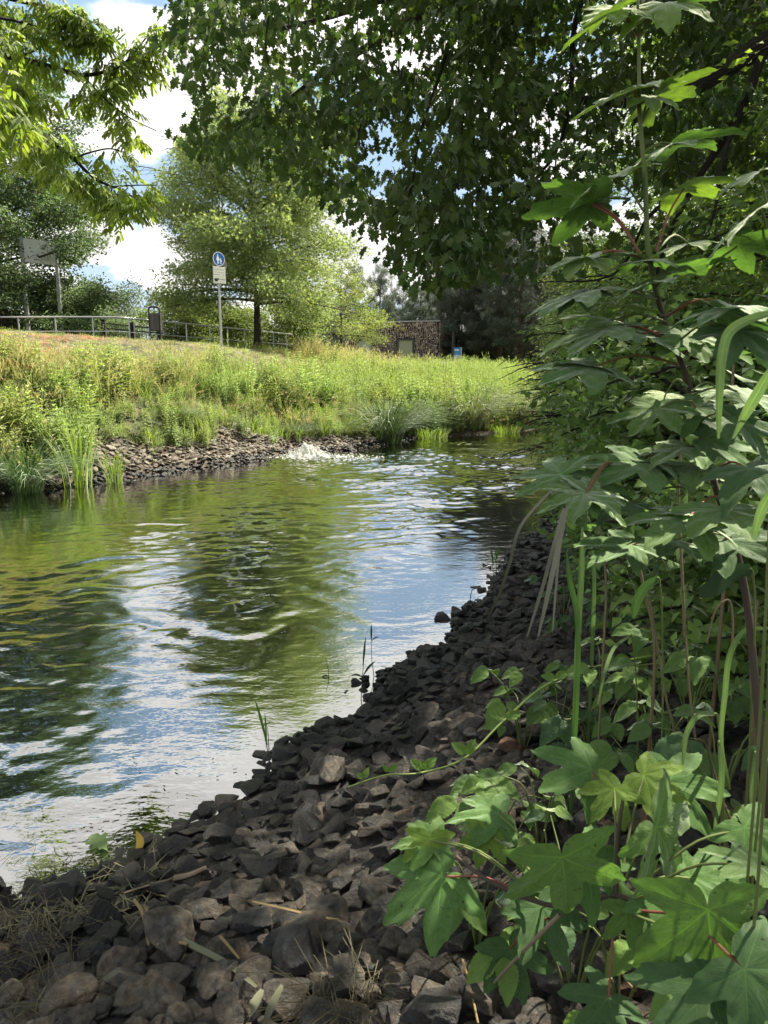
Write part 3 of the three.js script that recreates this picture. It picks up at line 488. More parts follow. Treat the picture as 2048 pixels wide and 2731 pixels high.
// the oak whose crown hangs over the near bank
const OAKVIEW = [[345, 82], [385, 30], [395, -60], [1720, -60], [1720, 560], [1240, 560], [1150, 590], [1085, 555], [1050, 600], [1000, 590], [945, 608], [905, 560], [852, 585], [848, 545], [885, 500], [862, 470], [800, 508], [770, 470], [738, 440], [690, 402], [640, 390], [612, 352], [560, 338], [520, 328], [470, 352], [432, 320], [398, 308], [404, 280], [442, 232], [422, 182], [452, 142], [402, 136], [352, 100]];
const inPoly = (x, y, P) => { let c = false; for (let i = 0, j = P.length - 1; i < P.length; j = i++) { const a = P[i], b = P[j]; if ((a[1] > y) !== (b[1] > y) && x < (b[0] - a[0]) * (y - a[1]) / (b[1] - a[1]) + a[0]) c = !c; } return c; };
{
  const base = onGround(4.9, -3.2), root = thing('oak_tree', 'near oak whose dark lobed leaves hang down over the river from above', 'tree', base), r = rng(77);
  const tb = new GB(), lb = new GB();
  tb.tube(spline([base.clone().add(V(0, -0.2, 0)), base.clone().add(V(0.05, 2, 0.1)), base.clone().add(V(-0.1, 4.5, 0)), base.clone().add(V(0, 8, -0.4)), base.clone().add(V(0, 11, -0.6))], 30), (f) => 0.3 * Math.pow(1 - f, 0.7) + 0.05, 0, 14, 0.15);
  const limb = (pts, a, b) => lb.tube(spline(pts, 16), a, b, 8, 0.15), J = V(4.85, 5.0, -3.3);
  limb([J, at(1760, 40, 5.2), at(1655, 95, 5.2), at(1540, 165, 5.4), at(1440, 215, 5.8), at(1300, 220, 6.4), at(1120, 190, 7)], 0.11, 0.02);
  limb([at(1655, 95, 5.2), at(1600, 240, 5.3), at(1500, 400, 5.6), at(1440, 520, 5.9), at(1405, 640, 6.1)], 0.04, 0.008);
  limb([at(1600, 240, 5.3), at(1560, 350, 5.1), at(1545, 450, 5.1), at(1500, 600, 5.1)], 0.022, 0.006);
  limb([at(1500, 400, 5.6), at(1400, 470, 6.2), at(1330, 590, 6.6), at(1160, 610, 7.2)], 0.02, 0.006);
  limb([J, at(1700, -160, 5.6), at(1300, -120, 6), at(1000, -20, 6.4), at(900, 40, 6.5), at(780, 110, 6.6), at(640, 200, 6.8), at(560, 300, 6.8)], 0.09, 0.008);
  limb([at(1000, -20, 6.4), at(860, -10, 6.8), at(700, 40, 7), at(560, 70, 7.2), at(440, 80, 7.3), at(362, 92, 7.3)], 0.04, 0.005);
  limb([at(1300, -120, 6), at(1240, 60, 6.2), at(1235, 180, 6.2), at(1200, 330, 6.3), at(1060, 480, 6.4), at(960, 590, 6.5)], 0.03, 0.004);
  limb([at(1000, -20, 6.4), at(950, 160, 6.1), at(905, 300, 6.0), at(880, 430, 6.0), at(820, 490, 6.0)], 0.02, 0.004);
  limb([J, V(3, 8, -1), V(1, 8.5, 0.5)], 0.09, 0.02); limb([J, V(3.2, 7.2, -4.8), V(0.5, 7.9, -6.5), V(-3.2, 8.1, -7.6)], 0.09, 0.015); limb([V(3.2, 7.2, -4.8), V(1.8, 8.2, -7.5), V(0.2, 8.8, -10)], 0.05, 0.012); limb([J, V(4, 8, -7), V(3.4, 9.5, -10)], 0.08, 0.02); limb([J, V(7, 8, -2), V(9, 9, -1)], 0.08, 0.02);
  for (let i = 0; i < 46; i++) { const x = lerp(420, 1600, r()), y = lerp(-40, 330, r()), d = lerp(5.6, 7.2, r()); const pts = [at(x, y, d), at(x + 14 * (r() - 0.5), y + 60, d), at(x + 40 * (r() - 0.6), y + 120 + 60 * r(), d)]; if (inPoly(...seen(pts[2]).slice(0, 2), OAKVIEW)) lb.tube(spline(pts, 6), 0.008, 0.003, 5); }
  part('trunk', tb.geo(), M.oakBark, root); part('limbs', lb.geo(), M.oakBark, root);
  const mats = [], put = (p, s = 1) => mats.push(mtx(p, (r() - 0.5) * 0.7, r() * 6.28, (r() - 0.5) * 0.7, s * (0.8 + 0.4 * r())));
  const shows = (p) => { const q = seen(p); if (q[2] < 0.5) return true; if (q[0] < -90 || q[0] > 1750 || q[1] < -90) return q[0] > 330 || q[1] < -250; return inPoly(q[0], q[1], OAKVIEW); };
  let n = 0;
  while (n < 900) {                                         // the hanging outer shell, as seen from the river
    const x = lerp(350, 1720, Math.pow(r(), 0.8)), y = lerp(-60, 610, Math.pow(r(), 1.15)), d = lerp(5.3, 8.2, r());
    if (!inPoly(x, y, OAKVIEW) || (x > 1150 && r() < 0.68)) continue;
    const hole = N2(x * 0.0065, y * 0.0075 + d * 0.15) + 0.6 * N2(x * 0.02, y * 0.02), right = smoothstep(x, 700, 1250);
    if (hole < lerp(0.05, -0.5, right) || (y > 380 && x > 1180 && r() < 0.6)) { n += 0.12; continue; }
    put(at(x, y, d)); n++;
  }
  for (let i = 0; i < 4300; i++) {                            // the rest of the crown, which shades the bank
    const a = r() * 6.28, b = Math.acos(2 * r() - 1), q = Math.cbrt(0.25 + 0.75 * r()), p = V(3.4 + 6.2 * q * Math.sin(b) * Math.cos(a), 8.0 + 3.4 * q * Math.cos(b), -3.0 + 6.4 * q * Math.sin(b) * Math.sin(a));
    if (N3(p.x * 0.45, p.y * 0.6, p.z * 0.45) < -0.42 || !shows(p)) continue;
    const q2 = seen(p); if (q2[2] > 0.5 && q2[0] > 300 && q2[0] < 1720 && q2[1] > -60 && r() < (0.95)) continue;
    put(p, 1.15);
  }
  for (let i = 0; i < 650; i++) {                            // unseen leaf mass added above the view to shade the visible crown
    const p = V(lerp(-4.2, 4.5, r()), lerp(6.4, 9.6, r()), lerp(-11, -4.5, r())), q2 = seen(p);
    if (q2[1] > -110 || N3(p.x * 0.5, p.y * 0.7, p.z * 0.5) < -0.15) continue;
    put(p, 1.15);
  }
  const by = S.oak.map(() => []); mats.forEach((m, i) => by[i % 4].push(m));
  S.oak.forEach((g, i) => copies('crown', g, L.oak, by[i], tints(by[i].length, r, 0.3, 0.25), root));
  // the leaves that stand out singly along the lower edge
  const gl = [0, 1, 2].map((k) => { const gb = new GB(); cutLeaf(gb, new THREE.Matrix4(), OAK, 0.105, 0.15 + 0.15 * k); return gb.geo(); });
  let made = 0;
  for (let i = 0; i < 4000 && made < 260; i++) {
    const e = 8 + Math.floor(r() * (OAKVIEW.length - 8)), a = OAKVIEW[e], b = OAKVIEW[(e + 1) % OAKVIEW.length], f = r(), x = lerp(a[0], b[0], f) + (r() - 0.5) * 26, y = lerp(a[1], b[1], f) - 4 - 26 * r() + 12;
    if (x > 1180) continue;
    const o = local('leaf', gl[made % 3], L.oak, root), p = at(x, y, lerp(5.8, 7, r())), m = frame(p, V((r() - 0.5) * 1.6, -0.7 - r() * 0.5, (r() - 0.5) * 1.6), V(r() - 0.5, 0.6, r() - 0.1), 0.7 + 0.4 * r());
    m.decompose(o.position, o.quaternion, o.scale); o.position.sub(base); made++;
  }
}
{ // the ash-leaved maple reaching in from the left
  const base = onGround(-9.5, -3.6), root = thing('maple_tree', 'ash-leaved maple with sunlit yellow-green sprays reaching in at the upper left', 'tree', V(-8.4, groundY(-8.4, -1.6), -1.6)), r = rng(88), tb = new GB(), lb = new GB(), mats = [], B = root.position;
  tb.tube(spline([B.clone().add(V(0, -0.2, 0)), B.clone().add(V(0.2, 2.5, -0.3)), B.clone().add(V(0.6, 5, -1)), B.clone().add(V(0.8, 8.5, -1.5))], 24), (f) => 0.2 * Math.pow(1 - f, 0.6) + 0.04, 0, 12, 0.15);
  const F = V(-7.8, 5.2, -2.6), z = (x, y) => [x * 0.342, y * 0.342];
  const bough = (pts, rad, hang, dens, wide = 0.16) => {
    const cv = new THREE.CatmullRomCurve3(pts, false, 'centripetal'), len = cv.getLength(); lb.tube(cv.getPoints(20), rad, 0.005, 6, 0.1);
    for (let i = 0; i < len * dens; i++) { const f = Math.pow(r(), 0.7), p = cv.getPoint(f), w = wide * (1.2 - 0.7 * f); p.add(V((r() - 0.5) * 2 * w, (r() - 0.72) * hang * (1.2 - 0.6 * f), (r() - 0.5) * 2.4 * w)); mats.push(mtx(p, (r() - 0.5) * 0.6, r() * 6.28, (r() - 0.5) * 0.6, 0.8 + 0.45 * r())); }
  };
  const P = (x, y, d) => at(...z(x, y), d);
  bough([F, P(-300, 300, 7.0), P(100, 365, 7.2), P(330, 425, 7.3), P(520, 475, 7.4), P(690, 445, 7.5), P(780, 405, 7.5), P(880, 290, 7.6), P(990, 160, 7.6)], 0.035, 0.5, 9, 0.2);
  bough([P(520, 475, 7.4), P(600, 560, 7.4), P(690, 650, 7.4), P(830, 750, 7.5), P(985, 825, 7.5)], 0.012, 0.22, 11, 0.12);
  bough([F, P(-300, 600, 6.8), P(0, 720, 7.0), P(140, 790, 7), P(290, 880, 7.1), P(460, 1000, 7.2), P(600, 1130, 7.3), P(760, 1200, 7.3), P(880, 1270, 7.3)], 0.04, 0.45, 10, 0.2);
  bough([P(460, 1000, 7.2), P(580, 960, 7.3), P(700, 940, 7.4), P(815, 975, 7.4)], 0.012, 0.3, 12, 0.15);
  bough([P(700, 1180, 7.3), P(860, 1170, 7.3), P(985, 1170, 7.4)], 0.008, 0.2, 13, 0.1);
  bough([F, P(-250, -100, 7), P(60, -10, 7.2), P(260, 35, 7.3), P(420, 60, 7.3), P(530, 110, 7.3), P(625, 165, 7.3)], 0.03, 0.3, 11, 0.14);
  bough([P(100, 365, 7.2), P(250, 300, 7.3), P(300, 200, 7.3), P(320, 170, 7.3)], 0.01, 0.3, 10, 0.14);
  bough([P(-100, 100, 7), P(40, 120, 7), P(170, 150, 7.1), P(240, 170, 7.1)], 0.02, 0.5, 16, 0.24);
  for (let i = 0; i < 80; i++) { const x = -300 + 440 * Math.pow(r(), 1.2), y = 180 + 720 * r() - 0.25 * Math.max(0, x), d = 6 + 2.2 * r(); if (N2(x * 0.006, y * 0.006) < -0.35 || x > 330) continue; mats.push(mtx(P(x, y, d), (r() - 0.5) * 0.6, r() * 6.28, (r() - 0.5) * 0.6, 0.9 + 0.4 * r())); }
  for (let i = 0; i < 900; i++) { const a = r() * 6.28, b = Math.acos(2 * r() - 1), q = Math.cbrt(r()), p = V(-8.6 + 2.6 * q * Math.sin(b) * Math.cos(a), 7.2 + 2.8 * q * Math.cos(b), -2.6 + 3.2 * q * Math.sin(b) * Math.sin(a)), s = seen(p); if (s[2] > 0.3 && s[0] > -40) continue; mats.push(mtx(p, 0, r() * 6.28, 0, 1.2)); }
  part('trunk', tb.geo(), M.bark, root); part('limbs', lb.geo(), M.darkBark, root);
  const by = S.ash.map(() => []); mats.forEach((m, i) => by[i % 4].push(m));
  S.ash.forEach((g, i) => copies('crown', g, L.ash, by[i], tints(by[i].length, r, 0.3, 0.12), root));
}
// ---------- built things on the plateau ----------
const seg = (gb, a, b, r, n = 8) => gb.tube([a, b], r, r, n);
const plank = (a, b, w, h) => { const d = b.clone().sub(a), g = box(w, h, d.length(), 0, 0, 0, 0.006); g.applyQuaternion(new THREE.Quaternion().setFromUnitVectors(V(0, 0, 1), d.normalize())); g.translate((a.x + b.x) / 2, (a.y + b.y) / 2, (a.z + b.z) / 2); return g; };
{ // galvanised handrail
  const tops = [at(-160, 684, 24), at(0, 685, 24), at(150, 684.5, 24), at(255, 685, 24.1), at(340, 693, 25.2), at(450, 704, 27.3), at(540, 713, 30), at(632, 722.5, 33.5)];
  const root = thing('handrail', 'galvanised two-rail handrail running along the edge of the plateau', 'handrail', V(tops[3].x, plateau(tops[3].x), tops[3].z));
  const along = (f) => { const L = []; let s = 0; for (let i = 0; i + 1 < tops.length; i++) { L.push(s); s += tops[i].distanceTo(tops[i + 1]); } let d = f * s, i = L.length - 1; while (i > 0 && L[i] > d) i--; return tops[i].clone().lerp(tops[i + 1], (d - L[i]) / tops[i].distanceTo(tops[i + 1])); };
  const line = [], low = []; for (let i = 0; i <= 60; i++) { const p = along(i / 60); line.push(p); low.push(p.clone().add(V(0, -0.46, 0))); }
  part('top_rail', new GB().tube(line, 0.03, 0.03, 10).geo(), M.steel, root);
  part('lower_rail', new GB().tube(low, 0.014, 0.014, 8).geo(), M.steel, root);
  for (let i = 0; i < 14; i++) { const p = along((i + 0.5) / 14), g = new GB(); seg(g, V(p.x, groundY(p.x, p.z) - 0.1, p.z), p.clone().add(V(0, -0.02, 0)), 0.024); part('post', g.geo(), M.zinc, root); }
}
{ // dark timber fence behind it
  const A = at(225, 697, 31), B = at(345, 709, 33), C = at(470, 716, 37), D = at(560, 722, 41), pts = [A, B, C, D];
  const root = thing('fence', 'low black fence with posts and thin bars behind the handrail', 'fence', V(A.x, plateau(A.x), A.z));
  const P = (f) => { const k = Math.min(2, Math.floor(f * 3)); return pts[k].clone().lerp(pts[k + 1], f * 3 - k); };
  for (const y of [-0.02, -0.22]) for (let k = 0; k < 3; k++) part('rail', plank(pts[k].clone().add(V(0, y, 0)), pts[k + 1].clone().add(V(0, y, 0)), 0.05, 0.06), M.blackWood, root);
  for (let i = 0; i <= 6; i++) { const p = P(Math.min(i / 6, 0.999)), g = groundY(p.x, p.z); part('post', box(0.17, p.y - g + 0.25, 0.17, p.x, (p.y + g) / 2, p.z + 0.08), M.blackWood, root); }
  const bar = []; for (let i = 0; i < 96; i++) { const p = P((i + 0.5) / 96), g = groundY(p.x, p.z); bar.push(box(0.016, p.y - g, 0.016, p.x, (p.y + g) / 2, p.z - 0.045, 0.002)); }
  part('bars', merge(bar), M.black, root).userData.kind = 'stuff';
}
{ // waste bin
  const p = G(336, 735, 22.6), root = thing('waste_bin', 'dark slatted waste bin on legs with a hoop handle, beside the handrail', 'waste bin', p), y = p.y;
  root.rotation.y = 0.25;
  const put = (n, g, m = M.black) => local(n, g, m, root), hoop = (z) => { const g = new GB(); g.tube(spline([V(-0.16, -0.05, z), V(-0.16, 0.6, z), V(-0.16, 1.0, z), V(-0.13, 1.06, z), V(0.13, 1.06, z), V(0.16, 1.0, z), V(0.16, 0.6, z), V(0.16, -0.05, z)], 40), 0.018, 0.018, 8); return g.geo(); };
  put('frame', hoop(0.02)); put('frame', hoop(-0.26));
  for (let i = 0; i < 16; i++) put('slat', new THREE.TorusGeometry(0.19, 0.009, 6, 28).scale(1.05, 1.0, 0.8).rotateX(Math.PI / 2).translate(0.02, 0.38 + i * 0.033, -0.12), M.zinc.clone());
  put('liner', new THREE.CylinderGeometry(0.17, 0.165, 0.5, 28, 1, true).scale(1.05, 1, 0.8).translate(0.02, 0.63, -0.12));
  put('panel', box(0.25, 0.5, 0.02, -0.005, 0.63, 0.05, 0.01), solid(0.05, 0.048, 0.035, 0.55));
  put('base_plate', new THREE.CylinderGeometry(0.18, 0.18, 0.02, 28).scale(1.05, 1, 0.8).translate(0.02, 0.37, -0.12));
  root.children.filter((c) => c.name === 'slat').forEach((c) => { c.material = M.binSlat ??= solid(0.12, 0.12, 0.12, 0.45, { metalness: 0.5 }); });
}
{ // pedestrian sign
  const p = G(478, 742, 21.5), root = thing('pedestrian_sign', 'round blue pedestrian sign with two text plates on a grey pole', 'traffic sign', p), H = 2.86;
  root.rotation.y = 0.78; 
  local('pole', new THREE.CylinderGeometry(0.031, 0.031, H, 16).translate(0, H / 2 - 0.1, 0), M.zinc, root);
  const face = canvasTex(256, 256, (c) => {
    c.fillStyle = '#e9ebe8'; c.fillRect(0, 0, 256, 256); c.fillStyle = '#0d55a5'; c.beginPath(); c.arc(128, 128, 117, 0, 7); c.fill(); c.fillStyle = '#eceee9'; c.strokeStyle = '#eceee9'; c.lineCap = 'round';
    c.beginPath(); c.arc(104, 62, 14, 0, 7); c.fill();
    c.beginPath(); c.moveTo(92, 80); c.lineTo(116, 80); c.lineTo(138, 158); c.lineTo(74, 158); c.closePath(); c.fill();
    c.lineWidth = 13; for (const [a, b, d, e] of [[96, 158, 94, 214], [114, 158, 118, 214]]) { c.beginPath(); c.moveTo(a, b); c.lineTo(d, e); c.stroke(); }
    c.lineWidth = 9; for (const [a, b, d, e] of [[92, 86, 76, 140], [116, 86, 142, 142]]) { c.beginPath(); c.moveTo(a, b); c.lineTo(d, e); c.stroke(); }
    c.beginPath(); c.arc(166, 122, 11, 0, 7); c.fill(); c.beginPath(); c.moveTo(156, 136); c.lineTo(177, 136); c.lineTo(186, 182); c.lineTo(150, 182); c.closePath(); c.fill();
    c.lineWidth = 9; for (const [a, b, d, e] of [[160, 182, 158, 216], [174, 182, 178, 216]]) { c.beginPath(); c.moveTo(a, b); c.lineTo(d, e); c.stroke(); }
    c.lineWidth = 7; for (const [a, b, d, e] of [[158, 142, 144, 146], [177, 142, 188, 166]]) { c.beginPath(); c.moveTo(a, b); c.lineTo(d, e); c.stroke(); }
  });
  const text = canvasTex(256, 190, (c) => { c.fillStyle = '#dcdcd4'; c.fillRect(0, 0, 256, 190); c.strokeStyle = '#5b5b58'; c.lineWidth = 5; c.strokeRect(8, 8, 240, 174); c.fillStyle = '#4b4b4a'; c.font = '44px sans-serif'; c.textAlign = 'center'; c.fillText('Radfahrer', 128, 80); c.fillText('absteigen', 128, 142); });
  const worn = canvasTex(256, 190, (c) => { c.fillStyle = '#d2d3cb'; c.fillRect(0, 0, 256, 190); c.strokeStyle = '#a2a39c'; c.lineWidth = 4; for (const x of [100, 150, 200]) { c.beginPath(); c.moveTo(x, 0); c.lineTo(x, 190); c.stroke(); } c.fillStyle = '#26282a'; c.beginPath(); c.ellipse(56, 116, 40, 40, 0, 0, 7); c.fill(); c.fillStyle = '#4a4c4d'; c.beginPath(); c.ellipse(100, 92, 26, 20, 0, 0, 7); c.fill(); c.fillStyle = '#8f9190'; c.fillRect(110, 82, 130, 22); });
  const plate = (m) => solid(0.9, 0.9, 0.9, 0.4, { map: m });
  const disc = new THREE.CylinderGeometry(0.195, 0.195, 0.006, 48, 1).rotateX(Math.PI / 2); { const q = disc.attributes.position, u = disc.attributes.uv; for (let i = 0; i < q.count; i++) u.setXY(i, q.getX(i) / 0.39 + 0.5, q.getY(i) / 0.39 + 0.5); }
  local('sign_disc', disc.translate(0, H - 0.26, 0.04), plate(face), root);
  const quadUV = (g, w, h, y) => { const q = g.attributes.position, u = g.attributes.uv; for (let i = 0; i < q.count; i++) u.setXY(i, q.getX(i) / w + 0.5, (q.getY(i) - y) / h + 0.5); return g; };
  local('text_plate', quadUV(box(0.42, 0.225, 0.006, 0, H - 0.59, 0.04, 0.002), 0.42, 0.225, H - 0.59), plate(text), root);
  local('text_plate', quadUV(box(0.42, 0.225, 0.006, 0, H - 0.825, 0.04, 0.002), 0.42, 0.225, H - 0.825), plate(worn), root);
  local('back_sign', new THREE.CylinderGeometry(0.21, 0.21, 0.006, 40).rotateX(Math.PI / 2).rotateY(-0.5).translate(0.09, H - 0.4, -0.06), solid(0.2, 0.18, 0.16, 0.6), root);
  for (const y of [H - 0.2, H - 0.58, H - 0.82]) local('clamp', new THREE.TorusGeometry(0.036, 0.008, 6, 16).rotateX(Math.PI / 2).translate(0, y, 0), M.zinc, root);
}
{ // street lamp
  const p = G(663, 720, 36), t = at(663, 572, 36), H = t.y - p.y, root = thing('street_lamp', 'slim black street lamp with a flat round head and a box on its pole', 'street lamp', p);
  local('pole', new THREE.CylinderGeometry(0.05, 0.075, H + 0.2, 14).translate(0, H / 2 - 0.1, 0), M.black, root);
  local('lamp_head', new THREE.LatheGeometry([[0, 0.06], [0.14, 0.05], [0.27, 0.0], [0.28, -0.03], [0.2, -0.05], [0, -0.05]].map(([a, b]) => new THREE.Vector2(a, b)), 28).translate(0.12, H, 0), solid(0.3, 0.31, 0.32, 0.4), root);
  local('bracket', new THREE.CylinderGeometry(0.025, 0.025, 0.26, 8).rotateZ(Math.PI / 2).translate(0.08, H - 0.06, 0), M.black, root);
  const y = at(668, 655, 36).y - p.y;
  local('box', merge([box(0.2, 0.42, 0.22, 0.15, y, 0, 0.04), box(0.14, 0.2, 0.16, -0.02, y + 0.26, 0, 0.03), box(0.12, 0.5, 0.12, 0.03, y - 0.5, 0, 0.03)]), M.black, root);
}
{ // billboard seen from behind the leaves
  const a = at(62, 690, 26.4), b = at(134, 694, 27.2), la = at(52, 526, 26.4), lb = at(126, 532, 27.2), pa = G(60, 690, 26.4), pb = G(132, 694, 27.2);
  const root = thing('billboard', 'pale metal board on two tall grey posts, half hidden by leaves', 'billboard', pa);
  const post = (p, l) => { const q = V(p.x, p.y - 0.2, p.z), t = V(p.x, l.y + 0.15, p.z); part('post', plank(q, t, 0.11, 0.11), M.zinc, root); };
  post(pa, la); post(pb, lb);
  const y0 = at(66, 566, 26.4).y, m = pa.clone().add(pb).multiplyScalar(0.5), h = la.y + 0.05 - y0, w = pa.distanceTo(pb), turn = Math.atan2(-(pb.z - pa.z), pb.x - pa.x);
  part('panel', box(w - 0.11, h, 0.05, 0, 0, 0).rotateY(turn).translate(m.x, y0 + h / 2 + 0.06, m.z), M.panel, root);
  part('cross_beam', box(w - 0.112, 0.11, 0.1, 0, 0, 0).rotateY(turn).translate(m.x, y0, m.z), M.white, root);
  part('seam', box(0.03, h - 0.02, 0.02, 0, 0, 0).rotateY(turn).translate(m.x + w * 0.2, y0 + h / 2 + 0.06, m.z - w * 0.2 * Math.sin(turn) + 0.03), M.zinc, root);
}
{ // the gabion building
  const c0 = at(745, 700, 52), c1 = at(949, 693, 50), y0 = 1.4, yT = c1.y, root = thing('stone_building', 'low flat-roofed building clad in caged brown stones with two dark-framed windows', 'building', V(c0.x, y0, c0.z)), r = rng(31);
  const L = Math.hypot(c1.x - c0.x, c1.z - c0.z), turn = Math.atan2(-(c1.z - c0.z), c1.x - c0.x), e = V(Math.cos(turn), 0, -Math.sin(turn)), n = V(Math.sin(turn), 0, Math.cos(turn)), W = 6;
  const on = (u, y, out = 0) => V(c0.x, y, c0.z).addScaledVector(e, u).addScaledVector(n, out);
  const slab = (w, h, d, u, y, out) => { const g = box(w, h, d, 0, 0, 0, 0.01); g.rotateY(turn); const p = on(u, y, out); return g.translate(p.x, p.y, p.z); };
  const win = [[at(788, 750, 51), 1.0], [at(877, 752, 50.4), 1.02]].map(([p, w]) => [(p.x - c0.x) / Math.cos(turn), w]), wt = at(877, 734, 50.4).y, wh = 1.45;
  const wall = solid(0.07, 0.06, 0.05, 0.95, { map: T.rockColor, bumpMap: T.grain, bumpScale: 0.02 });
  part('wall', slab(L, yT - y0 - 0.06, W, L / 2, (yT + y0) / 2 - 0.03, -W / 2 - 0.05), wall, root);
  part('roof', slab(L + 0.06, 0.08, W + 0.1, L / 2, yT, -W / 2 - 0.03), solid(0.27, 0.26, 0.25, 0.8), root);
  const kinds = [0, 1, 2].map((k) => stoneGeo(500 + k, 0.85, 2)), paints = [solid(0.27, 0.21, 0.165, 0.95), solid(0.2, 0.165, 0.14, 0.95), solid(0.34, 0.28, 0.22, 0.95), solid(0.14, 0.12, 0.105, 0.95)], by = kinds.map(() => paints.map(() => []));
  for (let y = y0 + 0.08; y < yT - 0.08; y += 0.125) for (let u = 0.06 + 0.06 * r(); u < L - 0.05; u += 0.12 + 0.08 * r()) { const yy = y + 0.04 * (r() - 0.5); if (win.some(([m, w]) => Math.abs(u - m) < w / 2 + 0.1 && yy < wt + 0.1)) continue; by[Math.floor(r() * 3)][Math.floor(r() * 4)].push(mtx(on(u, yy, 0.0), r() * 3, r() * 6, r() * 3, 0.08 + 0.03 * r(), 0.075, 0.08)); }
  for (let y = y0 + 0.08; y < yT - 0.08; y += 0.125) for (let d = 0.1; d < W; d += 0.12 + 0.08 * r()) by[Math.floor(r() * 3)][Math.floor(r() * 4)].push(mtx(on(L, y, -d), r() * 3, r() * 6, r() * 3, 0.085));
  by.forEach((row, k) => row.forEach((list, q) => copies('stones', kinds[k], paints[q], list, null, root)));
  for (const [m, w] of win) {
    const f = local('window', merge([box(w + 0.2, 0.1, 0.22, 0, wh / 2 + 0.05, 0), box(0.1, wh, 0.22, -w / 2 - 0.05, 0, 0), box(0.1, wh, 0.22, w / 2 + 0.05, 0, 0), box(w + 0.2, 0.1, 0.22, 0, -wh / 2 - 0.05, 0)]), solid(0.025, 0.027, 0.032, 0.5), root), p = on(m, wt - wh / 2, 0.0);
    f.position.copy(p).sub(root.position); f.rotation.y = turn;
    local('pane', box(w, wh, 0.02, 0, 0, 0.02, 0.002), new THREE.MeshPhysicalMaterial({ color: rgb(0.24, 0.26, 0.17), roughness: 0.25, clearcoat: 0.6, clearcoatRoughness: 0.05 }), f);
  }
  const wing = at(702, 735, 53.5); part('wing', box(2.2, 2.05, 4, 0, 0, 0).rotateY(turn).translate(wing.x, y0 + 1.6, wing.z - 2), solid(0.2, 0.2, 0.21, 0.7), root);
}
{ // banner and an unidentified pale object by the building
  const p = G(987, 790, 46), root = thing('banner_sign', 'narrow upright blue and white banner sign beside the stone building', 'sign', p), top_ = at(987, 751, 46).y - p.y;
  const art = canvasTex(64, 256, (c) => { c.fillStyle = '#b9c2c3'; c.fillRect(0, 0, 64, 256); c.fillStyle = '#2f78b8'; c.fillRect(0, 0, 64, 56); c.fillStyle = '#dfe6e6'; c.fillRect(10, 14, 40, 10); c.fillStyle = '#5f6b6e'; c.beginPath(); c.ellipse(34, 110, 16, 40, 0.2, 0, 7); c.fill(); c.fillStyle = '#8b9798'; c.beginPath(); c.ellipse(26, 200, 14, 46, -0.1, 0, 7); c.fill(); });
  const g = box(0.42, top_, 0.05, 0, top_ / 2, 0, 0.004), q = g.attributes.position, u = g.attributes.uv; for (let i = 0; i < q.count; i++) u.setXY(i, q.getX(i) / 0.42 + 0.5, q.getY(i) / top_);
  local('board', g, solid(0.9, 0.9, 0.9, 0.6, { map: art }), root);
  local('post', box(0.07, top_ + 0.1, 0.07, 0.26, top_ / 2 - 0.05, 0), M.zinc, root);
  root.rotation.y = -0.3;
  const b = G(963, 790, 44), s = stoneGeo(900, 0.7, 8); top('pale_object', s.scale(0.32, 0.42, 0.3).translate(b.x, at(963, 783, 44).y - 0.12, b.z), solid(0.62, 0.63, 0.64, 0.8), 'small pale rounded object just left of the blue banner sign', 'boulder');  // unidentified small white object, given a rounded stone shape
  const k = G(979, 790, 50); top('dark_post', new THREE.CylinderGeometry(0.12, 0.13, 3.4, 12).translate(k.x, k.y + 1.6, k.z), M.blackWood, 'thick dark post rising just left of the blue banner sign', 'post');
}

// ---------- meadow and weeds of the far bank ----------
function grassTuft(seed, n, h, spread, lean, wid, heads = 0, blade = [1, 1, 1], head = [1.5, 1.35, 1.5]) {
  const gb = new GB(), r = rng(seed); gb.tint = blade;
  for (let i = 0; i < n; i++) {
    const a = r() * 6.283, q = spread * Math.sqrt(r()), b = a + (r() - 0.5) * 1.6, H = h * (0.55 + 0.5 * r()), ln = lean * (0.3 + r()), o = V(Math.cos(a) * q, -0.03, Math.sin(a) * q), out = V(Math.cos(b), 0, Math.sin(b));
    const pt = (f) => o.clone().addScaledVector(out, H * ln * f * f).add(V(0, H * (f - 0.45 * ln * f * f * f), 0)), isHead = r() < heads, nrm = V(-out.z + (r() - 0.5), 0.2, out.x + (r() - 0.5)).normalize().cross(V(0, 1, 0)).add(V(0, 0.4, 0));
    gb.tint = isHead ? [blade[0] * 1.2, blade[1] * 1.1, blade[2]] : blade;
    gb.ribbon([0, 0.3, 0.6, 0.82, 1].map(pt), (f) => (isHead ? 0.45 : 1) * wid * (1 - Math.pow(f, 2.2)) + 0.0015, nrm, 0);
    if (isHead) { gb.tint = head; for (let k = 0; k < 7; k++) { const f = 0.74 + 0.045 * k, p = pt(Math.min(f, 1)).add(V(0, Math.max(0, f - 1) * H, 0)), d = V(r() - 0.5, 0.5 + 0.3 * r(), r() - 0.5).normalize(); gb.ribbon([p, p.clone().addScaledVector(d, 0.03), p.clone().addScaledVector(d, 0.065)], (g) => 0.012 * (1 - g) + 0.002, V(r() - 0.5, r() - 0.5, r() - 0.5).normalize(), 0); } }
  }
  return gb.geo();
}
